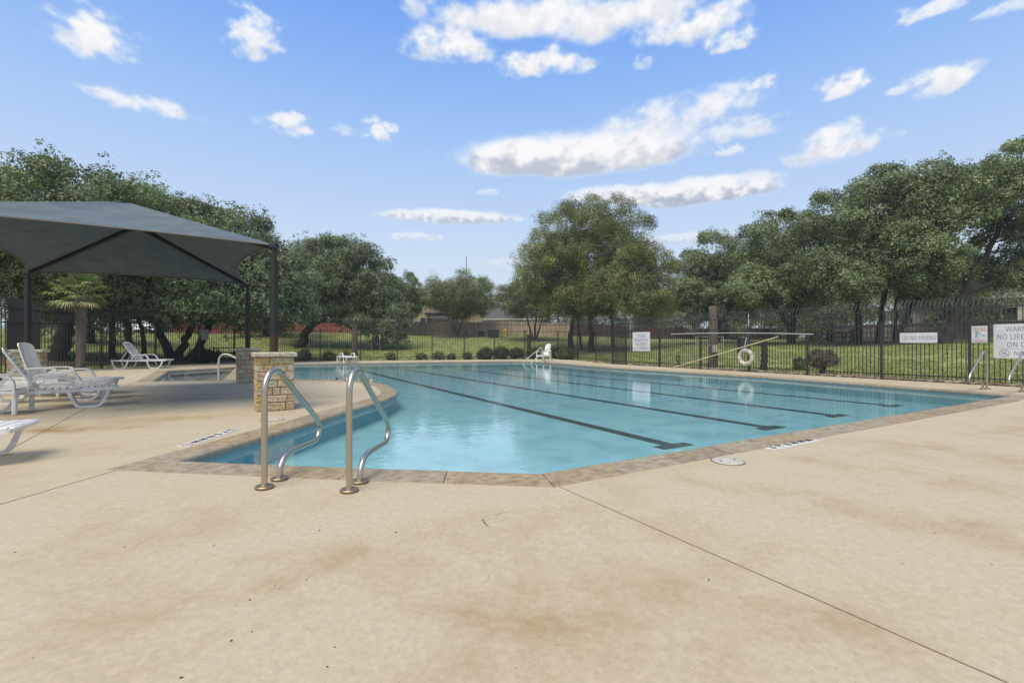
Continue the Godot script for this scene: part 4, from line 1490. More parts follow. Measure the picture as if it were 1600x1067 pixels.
# ---------------------------------------------------------------- beyond the fence
var plank_cache := {}
func plank_fence(called: String, label: String, a: Vector2, b: Vector2, h: float, w: float, m: String, dip := 0.0, rails_front := false) -> void:
	var base := ground_at(a.x, a.y)
	var t := thing(called, label, "fence", base, 0.0, "wooden fences beyond the lawn")
	rng.seed = int(absf(a.x) * 10) + 3
	var length := a.distance_to(b)
	var n := int(length / w)
	var d := (b - a).normalized()
	var yaw := atan2(d.y, d.x)
	var key := "%s%.2f" % [m, w]
	if not plank_cache.has(key):
		var vs := []
		for k in 3:
			var st := mb()
			var hh := 1.0 + (k - 1) * 0.012
			box(st, Vector3(0, hh / 2, 0), Vector3(w - 0.012, hh, 0.022), 0.004)
			vs.append(st.commit())
		plank_cache[key] = vs
	for k in n:
		var q := a + d * (k + 0.5) * w
		var o := part("plank", plank_cache[key][rng.randi() % 3], M["%s%d" % [m, rng.randi() % 4]], t)
		o.position = ground_at(q.x, q.y) - base + Vector3(0, -0.05, 0)
		o.basis = Basis(Vector3.UP, yaw).scaled(Vector3(1, h * rng.randf_range(0.985, 1.015), 1))
	var inward := Vector3(sin(yaw), 0, cos(yaw))
	if inward.dot(-base) < 0: inward = -inward
	for y in [0.25, 0.55, 0.88]:
		for k in int(length / 2.4):
			var q := a + d * k * 2.4
			var e := a + d * (k + 1) * 2.4
			var st := mb()
			bar(st, [ground_at(q.x, q.y) - base + Vector3(0, h * y, 0) + inward * (0.035 if rails_front else -0.035), ground_at(e.x, e.y) - base + Vector3(0, h * y, 0) + inward * (0.035 if rails_front else -0.035)], inward, 0.04, 0.09)
			part("rail", st, M["%s1" % m], t)

func house(called: String, label: String, x: float, f: float, yaw: float, w: float, d: float, h: float, roof: float, wall: String, wins: Array, hip := true, lift := 0.0) -> Node3D:
	var t := thing(called, label, "house", ground_at(x, f) + Vector3(0, lift, 0), yaw, "houses beyond the fences")
	var st := mb()
	box(st, Vector3(0, h / 2, 0), Vector3(w, h, d))
	part("wall", st, M[wall], t)
	var r := mb()
	var e := 0.5
	var a := [Vector3(-w / 2 - e, h, d / 2 + e), Vector3(w / 2 + e, h, d / 2 + e), Vector3(w / 2 + e, h, -d / 2 - e), Vector3(-w / 2 - e, h, -d / 2 - e)]
	var k := (d / 2 + e) if hip else 0.0
	var r0 := Vector3(-w / 2 - e + k, h + roof, 0)
	var r1 := Vector3(w / 2 + e - k, h + roof, 0)
	quad(r, a[0], a[1], r1, r0, Vector3(0, d, roof).normalized())
	quad(r, a[2], a[3], r0, r1, Vector3(0, d, -roof).normalized())
	tri(r, a[1], a[2], r1, Vector3(roof, d, 0).normalized())
	tri(r, a[3], a[0], r0, Vector3(-roof, d, 0).normalized())
	quad(r, a[0] - Vector3(0, 0.001, 0), a[1] - Vector3(0, 0.001, 0), a[2] - Vector3(0, 0.001, 0), a[3] - Vector3(0, 0.001, 0), Vector3.DOWN)
	var ro := part("roof", r, M.shingle, t)
	var fa := mb()
	for s in [1.0, -1.0]: box(fa, Vector3(0, h - 0.09, s * (d / 2 + e)), Vector3(w + 2 * e + 0.04, 0.2, 0.04))
	for s in [1.0, -1.0]: box(fa, Vector3(s * (w / 2 + e), h - 0.09, 0), Vector3(0.04, 0.2, d + 2 * e - 0.04))
	part("fascia", fa, M.trim, ro)
	for q in wins:   # x, y, w, h on the front wall
		var fr := mb()
		for s in [-1.0, 1.0]:
			box(fr, Vector3(q[0] + s * q[2] / 2, q[1], d / 2 + 0.03), Vector3(0.09, q[3] + 0.09, 0.07))
			box(fr, Vector3(q[0], q[1] + s * q[3] / 2, d / 2 + 0.03), Vector3(q[2] - 0.09, 0.09, 0.07))
		box(fr, Vector3(q[0], q[1], d / 2 + 0.025), Vector3(0.05, q[3] - 0.09, 0.05))
		var fo := part("window", fr, M.trim, t)
		var gl := mb()
		box(gl, Vector3(q[0], q[1], d / 2 + 0.008), Vector3(q[2] - 0.02, q[3] - 0.02, 0.012))
		part("pane", gl, M.window_glass, fo)
	return t

func lamp_post(called: String, label: String, cat: String, x: float, f: float, h: float, r: float, m: Material, foot: Material = null, foot_h := 0.0, box_at := 0.0) -> Node3D:
	var t := thing(called, label, cat, ground_at(x, f) - Vector3(0, 0.05, 0), 0.0, "poles beyond the fence")
	var st := mb()
	tube(st, [Vector3(0, foot_h, 0), Vector3(0, h * 0.5, 0), Vector3(0, h, 0)], [r, r * 0.85, r * 0.6], 10)
	part("pole", st, m, t)
	if foot:
		var fo := mb()
		tube(fo, [Vector3(0, 0, 0), Vector3(0, foot_h, 0)], r * 1.25, 10)
		part("foot", fo, foot, t)
	if box_at > 0.0:
		var b := mb()
		box(b, Vector3(0, box_at, r + 0.08), Vector3(0.26, 0.75, 0.14), 0.015)
		part("meter_box", b, M.pole_steel, t)
	return t

func picnic_table(label: String, x: float, f: float, yaw: float) -> void:
	var t := thing("picnic_table", label, "picnic table", ground_at(x, f), yaw, "dark picnic tables on the lawn")
	for k in 3:
		var st := mb()
		box(st, Vector3(0, 0.75, (k - 1) * 0.25), Vector3(1.8, 0.04, 0.235), 0.008)
		part("table_board", st, M.black_paint, t)
	for s in [-1.0, 1.0]:
		var b := mb()
		box(b, Vector3(0, 0.44, s * 0.68), Vector3(1.8, 0.04, 0.26), 0.008)
		part("bench_seat", b, M.black_paint, t)
		var l := mb()
		bar(l, [Vector3(s * 0.65, 0, -0.6), Vector3(s * 0.65, 0.73, -0.22)], Vector3(1, 0, 0), 0.05, 0.05)
		bar(l, [Vector3(s * 0.65, 0, 0.6), Vector3(s * 0.65, 0.73, 0.22)], Vector3(1, 0, 0), 0.05, 0.05)
		bar(l, [Vector3(s * 0.65, 0.40, -0.75), Vector3(s * 0.65, 0.40, 0.75)], Vector3(1, 0, 0), 0.05, 0.05)
		part("leg_frame", l, M.black_paint, t)

func bin(label: String, x: float, f: float, m: Material, r: float, h: float, lidded: bool) -> void:
	var t := thing("litter_bin", label, "litter bin", ground_at(x, f) - Vector3(0, 0.02, 0), 0.0, "litter bins on the lawn")
	var st := mb()
	lathe(st, Vector3.ZERO, [Vector2(0, 0.001), Vector2(r, 0.0), Vector2(r * 1.06, h), Vector2(r * 0.9, h), Vector2(r * 0.85, h * 0.8), Vector2(0, h * 0.8)], 18)
	part("body", st, m, t)
	for k in 18:
		var a := TAU * k / 18
		var rb := mb()
		box(rb, Vector3(cos(a) * r * 1.04, h * 0.5, sin(a) * r * 1.04), Vector3(0.02, h * 0.94, 0.05), 0.0, Basis(Vector3.UP, -a))
		part("slat", rb, m, t)
	if lidded:
		var l := mb()
		lathe(l, Vector3.ZERO, [Vector2(r * 1.14, h + 0.002), Vector2(r * 1.14, h + 0.05), Vector2(r * 0.8, h + 0.17), Vector2(0, h + 0.2)], 18)
		part("lid", l, m, t)

func car(label: String, x: float, f: float, yaw: float, m: Material) -> void:
	var t := thing("parked_car", label, "car", ground_at(x, f), yaw, "cars parked beyond the lawn")
	var prof := [Vector2(-2.2, 0.35), Vector2(-2.25, 0.75), Vector2(-2.0, 0.92), Vector2(-1.5, 0.97), Vector2(-0.95, 1.40), Vector2(0.55, 1.44), Vector2(1.15, 0.98), Vector2(2.0, 0.85), Vector2(2.2, 0.65), Vector2(2.2, 0.35)]
	var st := mb()
	for i in prof.size():
		var a: Vector2 = prof[i]
		var b: Vector2 = prof[(i + 1) % prof.size()]
		var na := 0.72 if a.y > 1.2 else 0.87
		var nb := 0.72 if b.y > 1.2 else 0.87
		var e := (b - a).normalized()
		quad(st, Vector3(a.x, a.y, -na), Vector3(b.x, b.y, -nb), Vector3(b.x, b.y, nb), Vector3(a.x, a.y, na), Vector3(-e.y, e.x, 0))
		for s in [-1.0, 1.0]: tri(st, Vector3(0, 0.7, 0.87 * s), Vector3(a.x, a.y, na * s), Vector3(b.x, b.y, nb * s), Vector3(0, 0.2, s))
	part("body", st, m, t)
	for s in [-1.0, 1.0]:
		var g := mb()
		quad(g, Vector3(-1.3, 1.0, s * 0.872), Vector3(0.95, 1.0, s * 0.872), Vector3(0.5, 1.38, s * 0.765), Vector3(-0.9, 1.36, s * 0.765), Vector3(0, 0.3, s))
		part("side_window", g, M.window_glass, t)
		for x0 in [-1.35, 1.35]:
			var w := mb()
			tube(w, [Vector3(x0, 0.32, s * 0.72), Vector3(x0, 0.32, s * 0.9)], 0.32, 16)
			part("wheel", w, M.tyre, t)

func patch(called: String, cx: float, cf: float, rx: float, rf: float, lift: float, m: Material, sd: int) -> void:
	# an uneven patch that follows the ground
	rng.seed = sd
	var st := mb()
	var rings := 5
	var sides := 22
	var wob := []
	for k in sides: wob.append(rng.randf_range(0.8, 1.15))
	for j in rings:
		for k in sides:
			var c := []
			for q in [[j, k], [j + 1, k], [j + 1, (k + 1) % sides], [j, (k + 1) % sides]]:
				var a: float = TAU * q[1] / sides
				var r: float = float(q[0]) / rings * wob[q[1]]
				var x := cx + cos(a) * rx * r
				var f := cf + sin(a) * rf * r
				c.append(ground_at(x, f) + Vector3(0, lift * (1.0 - pow(r, 4.0)) + 0.002, 0))
			tri(st, c[0], c[1], c[2], Vector3.UP)
			if j > 0: tri(st, c[0], c[2], c[3], Vector3.UP)
	st.generate_normals()
	setting(called, st, m)

func road(called: String, a: Vector2, b: Vector2, w: float, lift: float, m: Material) -> void:
	var st := mb()
	var d := (b - a).normalized()
	var o := Vector2(-d.y, d.x) * w / 2
	var n := int(a.distance_to(b))
	for k in n:
		for s in 3:
			var c := []
			for q in [[k, s], [k + 1, s], [k + 1, s + 1], [k, s + 1]]:
				var p: Vector2 = a.lerp(b, float(q[0]) / n) + o * (float(q[1]) / 1.5 - 1.0)
				c.append(ground_at(p.x, p.y) + Vector3(0, lift, 0))
			quad(st, c[0], c[1], c[2], c[3], Vector3.UP)
	setting(called, st, m)

func pole(called: String, label: String, a: Vector3, b: Vector3, r: float, m: Material, sag := 0.0, group := "") -> void:
	var t := thing(called, label, "pole", a, 0.0, group)
	var st := mb()
	var d := b - a
	tube(st, [Vector3.ZERO, d * 0.25 + Vector3(0, sag * 0.75, 0), d * 0.5 + Vector3(0, sag, 0), d * 0.75 + Vector3(0, sag * 0.75, 0), d], r, 10)
	part("shaft", st, m, t)
	var e := mb()
	tube(e, [d * 0.985 + Vector3(0, 0.0, 0), d * 1.003], r * 1.35, 10)
	tube(e, [d * -0.003, d * 0.02], r * 1.35, 10)
	part("end_cap", e, M.pole_steel, t)

func on_fence(px_ratio: float, y: float, off: float) -> Vector3:   # a point off metres inside the right-hand fence
	var f := 21.106 / (px_ratio + 0.59)
	return P(px_ratio * f, y, f) + P(-0.861, 0, -0.508) * off

func _ready() -> void:
	# camera
	var cam := Camera3D.new()
	cam.name = "camera"
	cam.fov = 71.58
	cam.near = 0.05
	cam.far = 3000.0
	cam.position = Vector3(0, EYE, 0)
	cam.rotation_degrees = Vector3(0.13, 0, 0)
	add_child(cam)
	cam.current = true
	# sky
	var env := Environment.new()
	env.background_mode = Environment.BG_SKY
	var pan := PanoramaSkyMaterial.new()
	pan.panorama = ImageTexture.create_from_image(make_sky())
	pan.energy_multiplier = 1.0
	var sky := Sky.new()
	sky.sky_material = pan
	env.sky = sky
	env.tonemap_mode = Environment.TONE_MAPPER_LINEAR
	env.tonemap_exposure = 1.0
	env.sdfgi_enabled = true
	env.ssao_enabled = true
	env.ssil_enabled = true
	env.fog_enabled = true
	env.fog_density = 0.0006
	env.fog_light_color = Color(0.82, 0.87, 0.93)
	var we := WorldEnvironment.new()
	we.name = "world"
	we.environment = env
	add_child(we)
	# sun behind thin cloud: high, a little behind and to the left
	var sun := DirectionalLight3D.new()
	sun.name = "sun"
	sun.light_energy = 1.45
	sun.light_color = Color(1.0, 0.95, 0.85)
	sun.light_angular_distance = 42.0
	sun.shadow_enabled = true
	add_child(sun)
	sun.look_at_from_position(Vector3(-5.0, 20.0, 10.0), Vector3.ZERO)

	ground_noise = noise(0.05, 3, FastNoiseLite.TYPE_SIMPLEX_SMOOTH, 2)
	make_materials()
	deck_material()
	leaf_oak = leaf_cluster(18, 0.34, 0.145, 0.072, 81)
	leaf_elm = leaf_cluster(15, 0.34, 0.125, 0.055, 82)
	leaf_bush = leaf_cluster(12, 0.10, 0.075, 0.04, 83, 0.4)

	make_lawn()
	make_pool()
	fences()
	signs()
	canopy()
	poolside()
	backdrop()
	trees()

func fences() -> void:
	fence("steel_fence", "black steel fence along the left side behind the canopy and the palm", [[-13.95, 4.1, 1.0], [-13.95, 6.4, 1.0], [-13.95, 8.7, 1.0], [-13.95, 10.9, 1.0], [-13.95, 13.1, 1.0], [-15.7, 15.15, 1.04], [-17.45, 17.2, 1.08], [-19.24, 19.24, 1.13], [-18.76, 21.62, 1.13], [-18.24, 24.19, 1.13], [-17.7, 26.75, 1.13], [-17.2, 29.3, 1.13]])
	var far := []
	for p in [366.0, 432.0, 500.0, 563.0, 621.0, 675.0, 725.5, 772.5, 820.0, 871.6]:
		var r: float = (p - 800.0) / 740.0
		var f := 33.6 / (1.0 - 0.25 * r)
		far.append([r * f, f, 1.13])
	fence("steel_fence", "black steel fence across the far end of the pool before the shrubs", far)
	fence("steel_fence", "short black steel fence turning the far right corner, near the trunks of the tall elm", [[3.33, 34.43, 1.13], [4.4, 31.7, 1.10], [5.15, 29.0, 1.05], [5.58, 26.3, 1.01]])
	var right := []
	for p in [957.0, 978.0, 1031.0, 1095.0, 1171.0, 1262.0, 1378.0, 1516.0, 1706.0]:
		var r: float = (p - 800.0) / 740.0
		var f := 21.106 / (r + 0.59)
		right.append([r * f, f, 1.0])
	right[0] = [5.58, 26.3, 1.01]
	fence("steel_fence", "black steel fence along the right side of the pool that carries the white signs", right)

func poolside() -> void:
	# near handrails
	handrail("stainless pool handrail nearest the camera, left of its twin", P(-2.04, 0, 3.90), deg_to_rad(89.0), "bent stainless handrails at the pool edge")
	handrail("stainless pool handrail nearest the camera, right of its twin", P(-1.312, 0, 3.815), deg_to_rad(88.0), "bent stainless handrails at the pool edge")
	var yaw := atan2(-0.5, -0.86)
	handrail("stainless handrail on the right deck below the small red lettered notice", P(12.25, 0, 12.2), deg_to_rad(208.0), "bent stainless handrails at the pool edge")
	handrail("stainless handrail on the right deck in front of the large warning sign", P(12.62, 0, 11.62), deg_to_rad(208.0), "bent stainless handrails at the pool edge")
	# wading pool rails
	for k in 2:
		var t := thing("wading_pool_rail", ["white step rail arching over the wading pool, the nearer and lower-looking one", "white step rail arching over the wading pool, just behind the other"][k], "handrail", P([-11.55, -11.95][k], -0.30, [18.6, 19.3][k]), 0.12, "step rails in the wading pool")
		var st := mb()
		tube(st, smooth([Vector3(0, 0, 0), Vector3(0, 0.6, 0), Vector3(0.02, 0.86, 0), Vector3(0.13, 1.01, 0), Vector3(0.30, 1.03, 0), Vector3(0.55, 0.93, 0), Vector3(1.1, 0.60, 0), Vector3(1.22, 0.48, 0), Vector3(1.24, 0.2, 0)], 4), 0.024, 10)
		part("rail", st, M.pvc, t)
	# rail of the far steps, in front of the far chair
	for k in 2:
		var t := thing("step_rail", ["pale rail sloping into the far end of the pool, left one beside the white chair", "pale rail sloping into the far end of the pool, right one before the white chair"][k], "handrail", P([1.85, 2.3][k], 0, [28.4, 28.0][k]), PI, "sloping rails at the far steps")
		var st := mb()
		tube(st, smooth([Vector3(0, 0, 0), Vector3(0, 0.5, 0), Vector3(0.02, 0.76, 0), Vector3(0.12, 0.84, 0), Vector3(0.25, 0.78, 0), Vector3(1.05, 0.12, 0), Vector3(1.15, -0.05, 0), Vector3(1.15, -0.35, 0)], 4), 0.026, 10)
		part("rail", st, M.pvc, t)

	lid("white skimmer lid in the deck right of the pool, nearest the camera", P(3.40 * 0.4795 + 0.55, 0.0, 4.78), 0.165)
	lid("white skimmer lid beside the coping at the foot of the nearest pillar", P(-3.72, 0.0, 7.35), 0.17)
	lid("white skimmer lid near the tip of the curved deck", P(-5.9, 0.0, 14.4), 0.17)
	depth_strip("white tile strip reading 3 FT 6 NO DIVING in the right deck near the camera", P(3.36, 0.003, 5.63), atan2(0.60, 1.0), ["3", "FT", "6", "NO", "DIV", "ING", "X"])
	depth_strip("white tile strip in the deck left of the handrails, read from the other side", P(-3.82, 0.003, 6.0), atan2(-1.0, 0.05), ["3", "FT", "6", "NO", "DIV", "ING", "X"])
	depth_strip("white tile strip in the deck at the far right edge of the view", P(10.95, 0.003, 9.95), atan2(0.52, 0.86), ["3", "FT", "6", "NO", "DIV", "ING", "X"])
	depth_strip("small white tile strip left of the wading pool corner", P(-13.5, 0.003, 16.9), atan2(-1.0, 0.6), ["", "", ""])
	# rope anchors on the tip of the deck
	for k in 4:
		var st := mb()
		lathe(st, Vector3.ZERO, [Vector2(0, 0.06), Vector2(0.025, 0.055), Vector2(0.04, 0.02), Vector2(0.045, 0.0)], 10)
		solo("rope_anchor", st, [M.yellow_paint, M.black_paint, M.yellow_paint, M.black_paint][k], ["yellow rope anchor on the coping, nearest the tip of the curved deck", "black rope anchor, second from the tip of the curved deck", "yellow rope anchor, third from the tip of the curved deck", "black rope anchor farthest from the tip of the curved deck"][k], "rope anchor", "rope anchors on the coping", P([-4.35, -4.75, -5.3, -5.65][k], 0.008, [14.65, 14.95, 15.2, 15.25][k]))

	# loungers and chairs
	var g := "white plastic loungers and chairs"
	chaise("white slatted sun lounger with raised back in the cluster under the canopy", P(-8.48, 0, 8.62), atan2(0.66, 0.75), 1.05, g, 1.0)
	chaise("white sun lounger foot sticking in at the left edge, nearest the camera", P(-5.92, 0, 4.45), atan2(0.45, 0.89), 0.7, g)
	chaise("white sun lounger with raised back alone near the left fence", P(-17.1, 0, 21.9), atan2(0.20, 0.98), 0.98, g, 1.14)
	chaise("flat white sun lounger alone on the far deck in front of a palm stump", P(-9.95, 0, 28.5), atan2(-0.80, 0.6), 0.02, g)
	chaise("white sun lounger lying flat behind the high-backed chair, left of the wading pool", P(-10.35, 0, 11.0), atan2(0.30, 0.95), 0.05, g)
	chaise("white sun lounger between the high-backed chair and the raised lounger", P(-9.5, 0, 9.75), atan2(0.5, 0.86), 0.05, g)
	armchair("white plastic armchair at the left edge, legs nearest the joint in the deck", P(-8.62, 0, 7.95), atan2(0.42, 0.9), g, 0.62)
	armchair("white high-backed plastic armchair with smooth rounded back beside a pillar", P(-10.3, 0, 10.55), atan2(0.25, 0.95), g, 0.82)
	armchair("white plastic armchair alone at the far corner beside the sloping rails", P(1.95, 0, 29.3), deg_to_rad(-140.0), g, 0.74)

	# along the right-hand fence
	var rg := thing("life_ring", "white life ring hanging by a rope on the right fence", "life ring", on_fence(0.4973, 0.60, 0.10), atan2(-0.861, 0.508), "")
	var tor := TorusMesh.new()
	tor.inner_radius = 0.19
	tor.outer_radius = 0.36
	tor.rings = 40
	tor.ring_segments = 16
	var ro := part("ring", tor, M.ring_foam, rg)
	ro.rotation.x = PI / 2
	for k in 4:
		var bd := mb()
		var a := TAU * k / 4 + 0.4
		var c := Vector3(cos(a), sin(a), 0)
		var pts := []
		for q in 13:
			var b := TAU * q / 12
			pts.append(c * (0.275 + 0.089 * cos(b)) + Vector3(0, 0, 0.089 * sin(b)))
		for e in [-0.03, 0.0, 0.03]:
			var sh: Vector3 = Vector3(-c.y, c.x, 0) * float(e)
			var pp := []
			for p in pts: pp.append(p + sh)
			tube(bd, pp, 0.009, 5, false)
		part("band", bd, M.pvc, rg)
	var rp := mb()
	tube(rp, smooth([Vector3(0.02, 0.80, -0.02), Vector3(0.0, 0.6, 0.02), Vector3(-0.03, 0.35, 0.02)], 4), 0.018, 6)
	tube(rp, smooth([Vector3(0.3, 0.22, 0.05), Vector3(0.36, 0.1, 0.03), Vector3(0.33, -0.15, 0.04)], 4), 0.012, 5)
	part("rope", rp, M.pvc, rg)
	pole("skimmer_pole", "long white pole lying level across the right fence", on_fence(0.3405, 1.60, 0.12), on_fence(0.640, 1.50, 0.12), 0.017, M.pvc, 0.05, "pool poles on the right fence")
	pole("rescue_pole", "tan rescue pole leaning at a slant against the right fence", on_fence(0.355, 0.03, 0.5), on_fence(0.566, 1.42, 0.12), 0.022, M.tan_pole, 0.0, "pool poles on the right fence")
	var hose := mb()
	tube(hose, smooth([Vector3(0, 0, 0), Vector3(-0.16, 0.18, 0.02), Vector3(-0.24, 0.42, 0), Vector3(-0.17, 0.60, 0), Vector3(-0.1, 0.45, 0.03), Vector3(-0.14, 0.2, 0.05), Vector3(0.08, 0.0, 0.08)], 4), 0.022, 8)
	solo("cable_loop", hose, M.black_paint, "loop of black conduit sticking up at the foot of the right fence", "conduit", "", on_fence(0.345, 0.0, -0.45))
	# loose stones along the foot of the fence
	rng.seed = 5
	var sm := SphereMesh.new()
	sm.radius = 0.5
	sm.height = 0.8
	sm.radial_segments = 7
	sm.rings = 4
	var spots := []
	for k in 2600:
		var f := rng.randf_range(13.0, 36.0)
		var x := rng.randf_range(-20.0, 16.0)
		var d := out_d(x, f)
		if d < 0.16 or d > 0.62: continue
		if x < -14 and rng.randf() < 0.6: continue
		spots.append(Vector2(x, f))
	# walk the right side more densely
	for k in 520:
		var r := rng.randf_range(0.15, 1.12)
		var p := on_fence(r, 0, -rng.randf_range(0.20, 0.62))
		spots.append(Vector2(p.x, -p.z))
	var mm := MultiMesh.new()
	mm.transform_format = MultiMesh.TRANSFORM_3D
	mm.use_colors = true
	mm.mesh = sm
	mm.instance_count = spots.size()
	for k in spots.size():
		var s := rng.randf_range(0.07, 0.22)
		mm.set_instance_transform(k, Transform3D(Basis.from_euler(Vector3(rng.randf_range(-0.3, 0.3), rng.randf() * TAU, rng.randf_range(-0.3, 0.3))).scaled(Vector3(s * rng.randf_range(0.8, 1.5), s * 0.75, s)), P(spots[k].x, 0.015, spots[k].y)))
		mm.set_instance_color(k, Color(0.17, 0.11, 0.07).lerp(Color(0.50, 0.43, 0.34), rng.randf() * rng.randf()))
	var gs := MultiMeshInstance3D.new()
	gs.name = "border_stones"
	gs.multimesh = mm
	gs.material_override = M.border_rock
	add_child(gs)
	tag(gs, "band of loose brown stones along the foot of the black fence", "stones", "", "stuff")

func litter() -> void:
	var st := mb()
	quad(st, Vector3(-0.5, 0, -0.3), Vector3(0.5, 0.15, -0.4), Vector3(0.6, 0.05, 0.4), Vector3(-0.4, 0.2, 0.3), Vector3.UP)
	rng.seed = 61
	var spots := []
	while spots.size() < 200:
		var f := 1.5 + 14.0 * pow(rng.randf(), 1.7)
		var x := rng.randf_range(-1.15, 1.15) * f
		if out_d(x, f) > -0.3 or Geometry2D.is_point_in_polygon(Vector2(x, f), grown(pool_outline(), 0.1)): continue
		spots.append(Vector2(x, f))
	var mm := MultiMesh.new()
	mm.transform_format = MultiMesh.TRANSFORM_3D
	mm.use_colors = true
	mm.mesh = st.commit()
	mm.instance_count = spots.size()
	for k in spots.size():
		var s := 0.003 + 0.007 * pow(rng.randf(), 3.0)
		mm.set_instance_transform(k, Transform3D(Basis(Vector3.UP, rng.randf() * TAU).scaled(Vector3(s * rng.randf_range(1.0, 2.0), s, s)), P(spots[k].x, 0.0025, spots[k].y)))
		mm.set_instance_color(k, Color(0.05, 0.035, 0.022).lerp(Color(0.18, 0.12, 0.06), rng.randf()))
	var g := MultiMeshInstance3D.new()
	g.name = "leaf_litter"
	g.multimesh = mm
	g.material_override = M.border_rock
	add_child(g)
	tag(g, "tiny dark leaf crumbs scattered over the pale concrete deck", "leaf litter", "", "stuff")

func backdrop() -> void:
	litter()
	plank_fence("wooden_fence", "tan wooden board fence across the middle of the lawn, in front of the houses", Vector2(-19.5, 59.0), Vector2(7.6, 60.5), 1.75, 0.155, "tan_board")
	plank_fence("wooden_fence", "dark brown wooden fence behind the lawn at the right of the tall elm", Vector2(7.9, 62.0), Vector2(40.0, 66.0), 1.6, 0.19, "brown_board")
	plank_fence("wooden_fence", "red painted wooden fence at the left, behind the leaning oak", Vector2(-41.0, 56.0), Vector2(-19.8, 59.0), 1.5, 0.2, "red_board")
	plank_fence("wooden_fence", "weathered grey wooden fence behind the oaks at the right, rails showing", Vector2(27.8, 41.0), Vector2(46.0, 36.0), 1.5, 0.30, "grey_board", 0.0, true)
	road("path", Vector2(-62.0, 44.0), Vector2(-32.0, 52.0), 3.2, 0.03, M.concrete)
	road("street", Vector2(-70.0, 54.0), Vector2(-24.0, 57.0), 3.0, 0.02, M.asphalt)
	var beige := house("house", "beige two storey house with covered porch behind the tan fence", -9.4, 68.0, 0.1, 10.0, 8.0, 4.9, 1.7, "stucco", [[-2.6, 1.5, 1.6, 1.4], [2.4, 3.9, 1.2, 1.2], [-1.0, 3.9, 1.2, 1.2]])
	var st := mb()
	box(st, Vector3(-0.5, 2.75, 5.3), Vector3(4.2, 0.16, 2.7), 0.01, Basis(Vector3(1, 0, 0), 0.12))
	part("porch_roof", st, M.shingle, beige)
	for s in [-1.0, 1.0]:
		var p := mb()
		box(p, Vector3(-0.5 + s * 1.9, 1.3, 6.4), Vector3(0.16, 2.6, 0.16))
		part("porch_column", p, M.trim, beige)
	st = mb()
	box(st, Vector3(-0.5, 2.25, 6.52), Vector3(2.8, 0.75, 0.06), 0.01, Basis(Vector3(1, 0, 0), -0.2))
	part("awning", st, M.awning, beige)
	house("house", "low pale house with a grey hipped shingle roof right of the round tree", -0.6, 88.0, -0.1, 13.0, 9.0, 2.4, 2.3, "pale_siding", [[-3.0, 1.4, 1.6, 1.1], [2.8, 1.4, 1.6, 1.1]])
	house("house", "pale house with dark windows behind the grey fence at the right edge", 46.5, 43.0, -0.75, 15.0, 9.0, 3.6, 1.9, "pale_siding", [[-5.2, 1.9, 1.8, 1.5], [-1.6, 1.9, 1.8, 1.5], [2.2, 1.9, 1.8, 1.5], [5.4, 1.9, 1.8, 1.5]])
	house("house", "pale low house far off between the trees right of the elm", 30.0, 96.0, -0.2, 14.0, 9.0, 2.8, 2.2, "pale_siding", [[-3.0, 1.5, 1.8, 1.2], [3.0, 1.5, 1.8, 1.2]])
	lamp_post("street_lamp", "tall slim pole with white lower half rising behind the round tree", "lamp post", -5.55, 57.5, 9.6, 0.09, M.pole_steel, M.black_paint, 0.5)
	lamp_post("meter_post", "post carrying a pale meter box behind the rules sign", "post", 9.5, 38.0, 3.2, 0.05, M.pole_steel, null, 0.0, 2.2)
	lamp_post("steel_post", "pale blue post just right of the tall palm stump", "post", 13.1, 31.0, 3.0, 0.045, M.blue_pole)
	lamp_post("steel_post", "pale blue post above the life ring", "post", 14.6, 29.2, 2.7, 0.045, M.blue_pole)
	lamp_post("steel_post", "grey post among the oak trunks behind the no diving sign", "post", 28.6, 34.5, 3.6, 0.06, M.pole_steel)
	var sp := lamp_post("sign_post", "thin post with a yellow diamond beside the trunks of the elm", "sign post", 6.6, 46.0, 3.4, 0.04, M.pole_steel)
	var dm := mb()
	box(dm, Vector3(0, 2.75, 0.06), Vector3(0.5, 0.5, 0.02), 0.0, Basis(Vector3(0, 0, 1), PI / 4))
	part("warning_plate", dm, M.yellow_paint, sp)
	var ub := mb()
	box(ub, Vector3(0, 0.42, 0), Vector3(1.15, 0.82, 0.9), 0.03)
	box(ub, Vector3(0, 0.86, 0), Vector3(1.25, 0.08, 1.0), 0.02)
	solo("utility_box", ub, M.dark_green_paint, "large dark green utility box in front of the tan fence", "utility box", "green utility boxes on the lawn", ground_at(-2.2, 55.5), 0.0)
	ub = mb()
	box(ub, Vector3(0, 0.26, 0), Vector3(0.7, 0.5, 0.5), 0.02)
	box(ub, Vector3(0, 0.53, 0), Vector3(0.76, 0.05, 0.56), 0.01)
	solo("utility_box", ub, M.dark_green_paint, "small dark green utility box left of the large one", "utility box", "green utility boxes on the lawn", ground_at(-3.7, 56.5), 0.0)
	var hy := thing("fire_hydrant", "small yellow marker standing before the tan fence", "hydrant", ground_at(-0.85, 57.0))
	st = mb()
	lathe(st, Vector3.ZERO, [Vector2(0.2, 0), Vector2(0.2, 0.08), Vector2(0.13, 0.1), Vector2(0.13, 0.62), Vector2(0.18, 0.64), Vector2(0.17, 0.72), Vector2(0.08, 0.86), Vector2(0, 0.9)], 14)
	part("barrel", st, M.yellow_paint, hy)
	st = mb()
	tube(st, [Vector3(-0.24, 0.48, 0), Vector3(0.24, 0.48, 0)], 0.07, 10)
	part("outlet", st, M.yellow_paint, hy)
	picnic_table("dark picnic table behind the left fence beside the leaning trunks", -18.6, 30.8, 0.1)
	picnic_table("dark picnic table under the oaks beside the corrugated bin", 25.6, 36.5, 0.3)
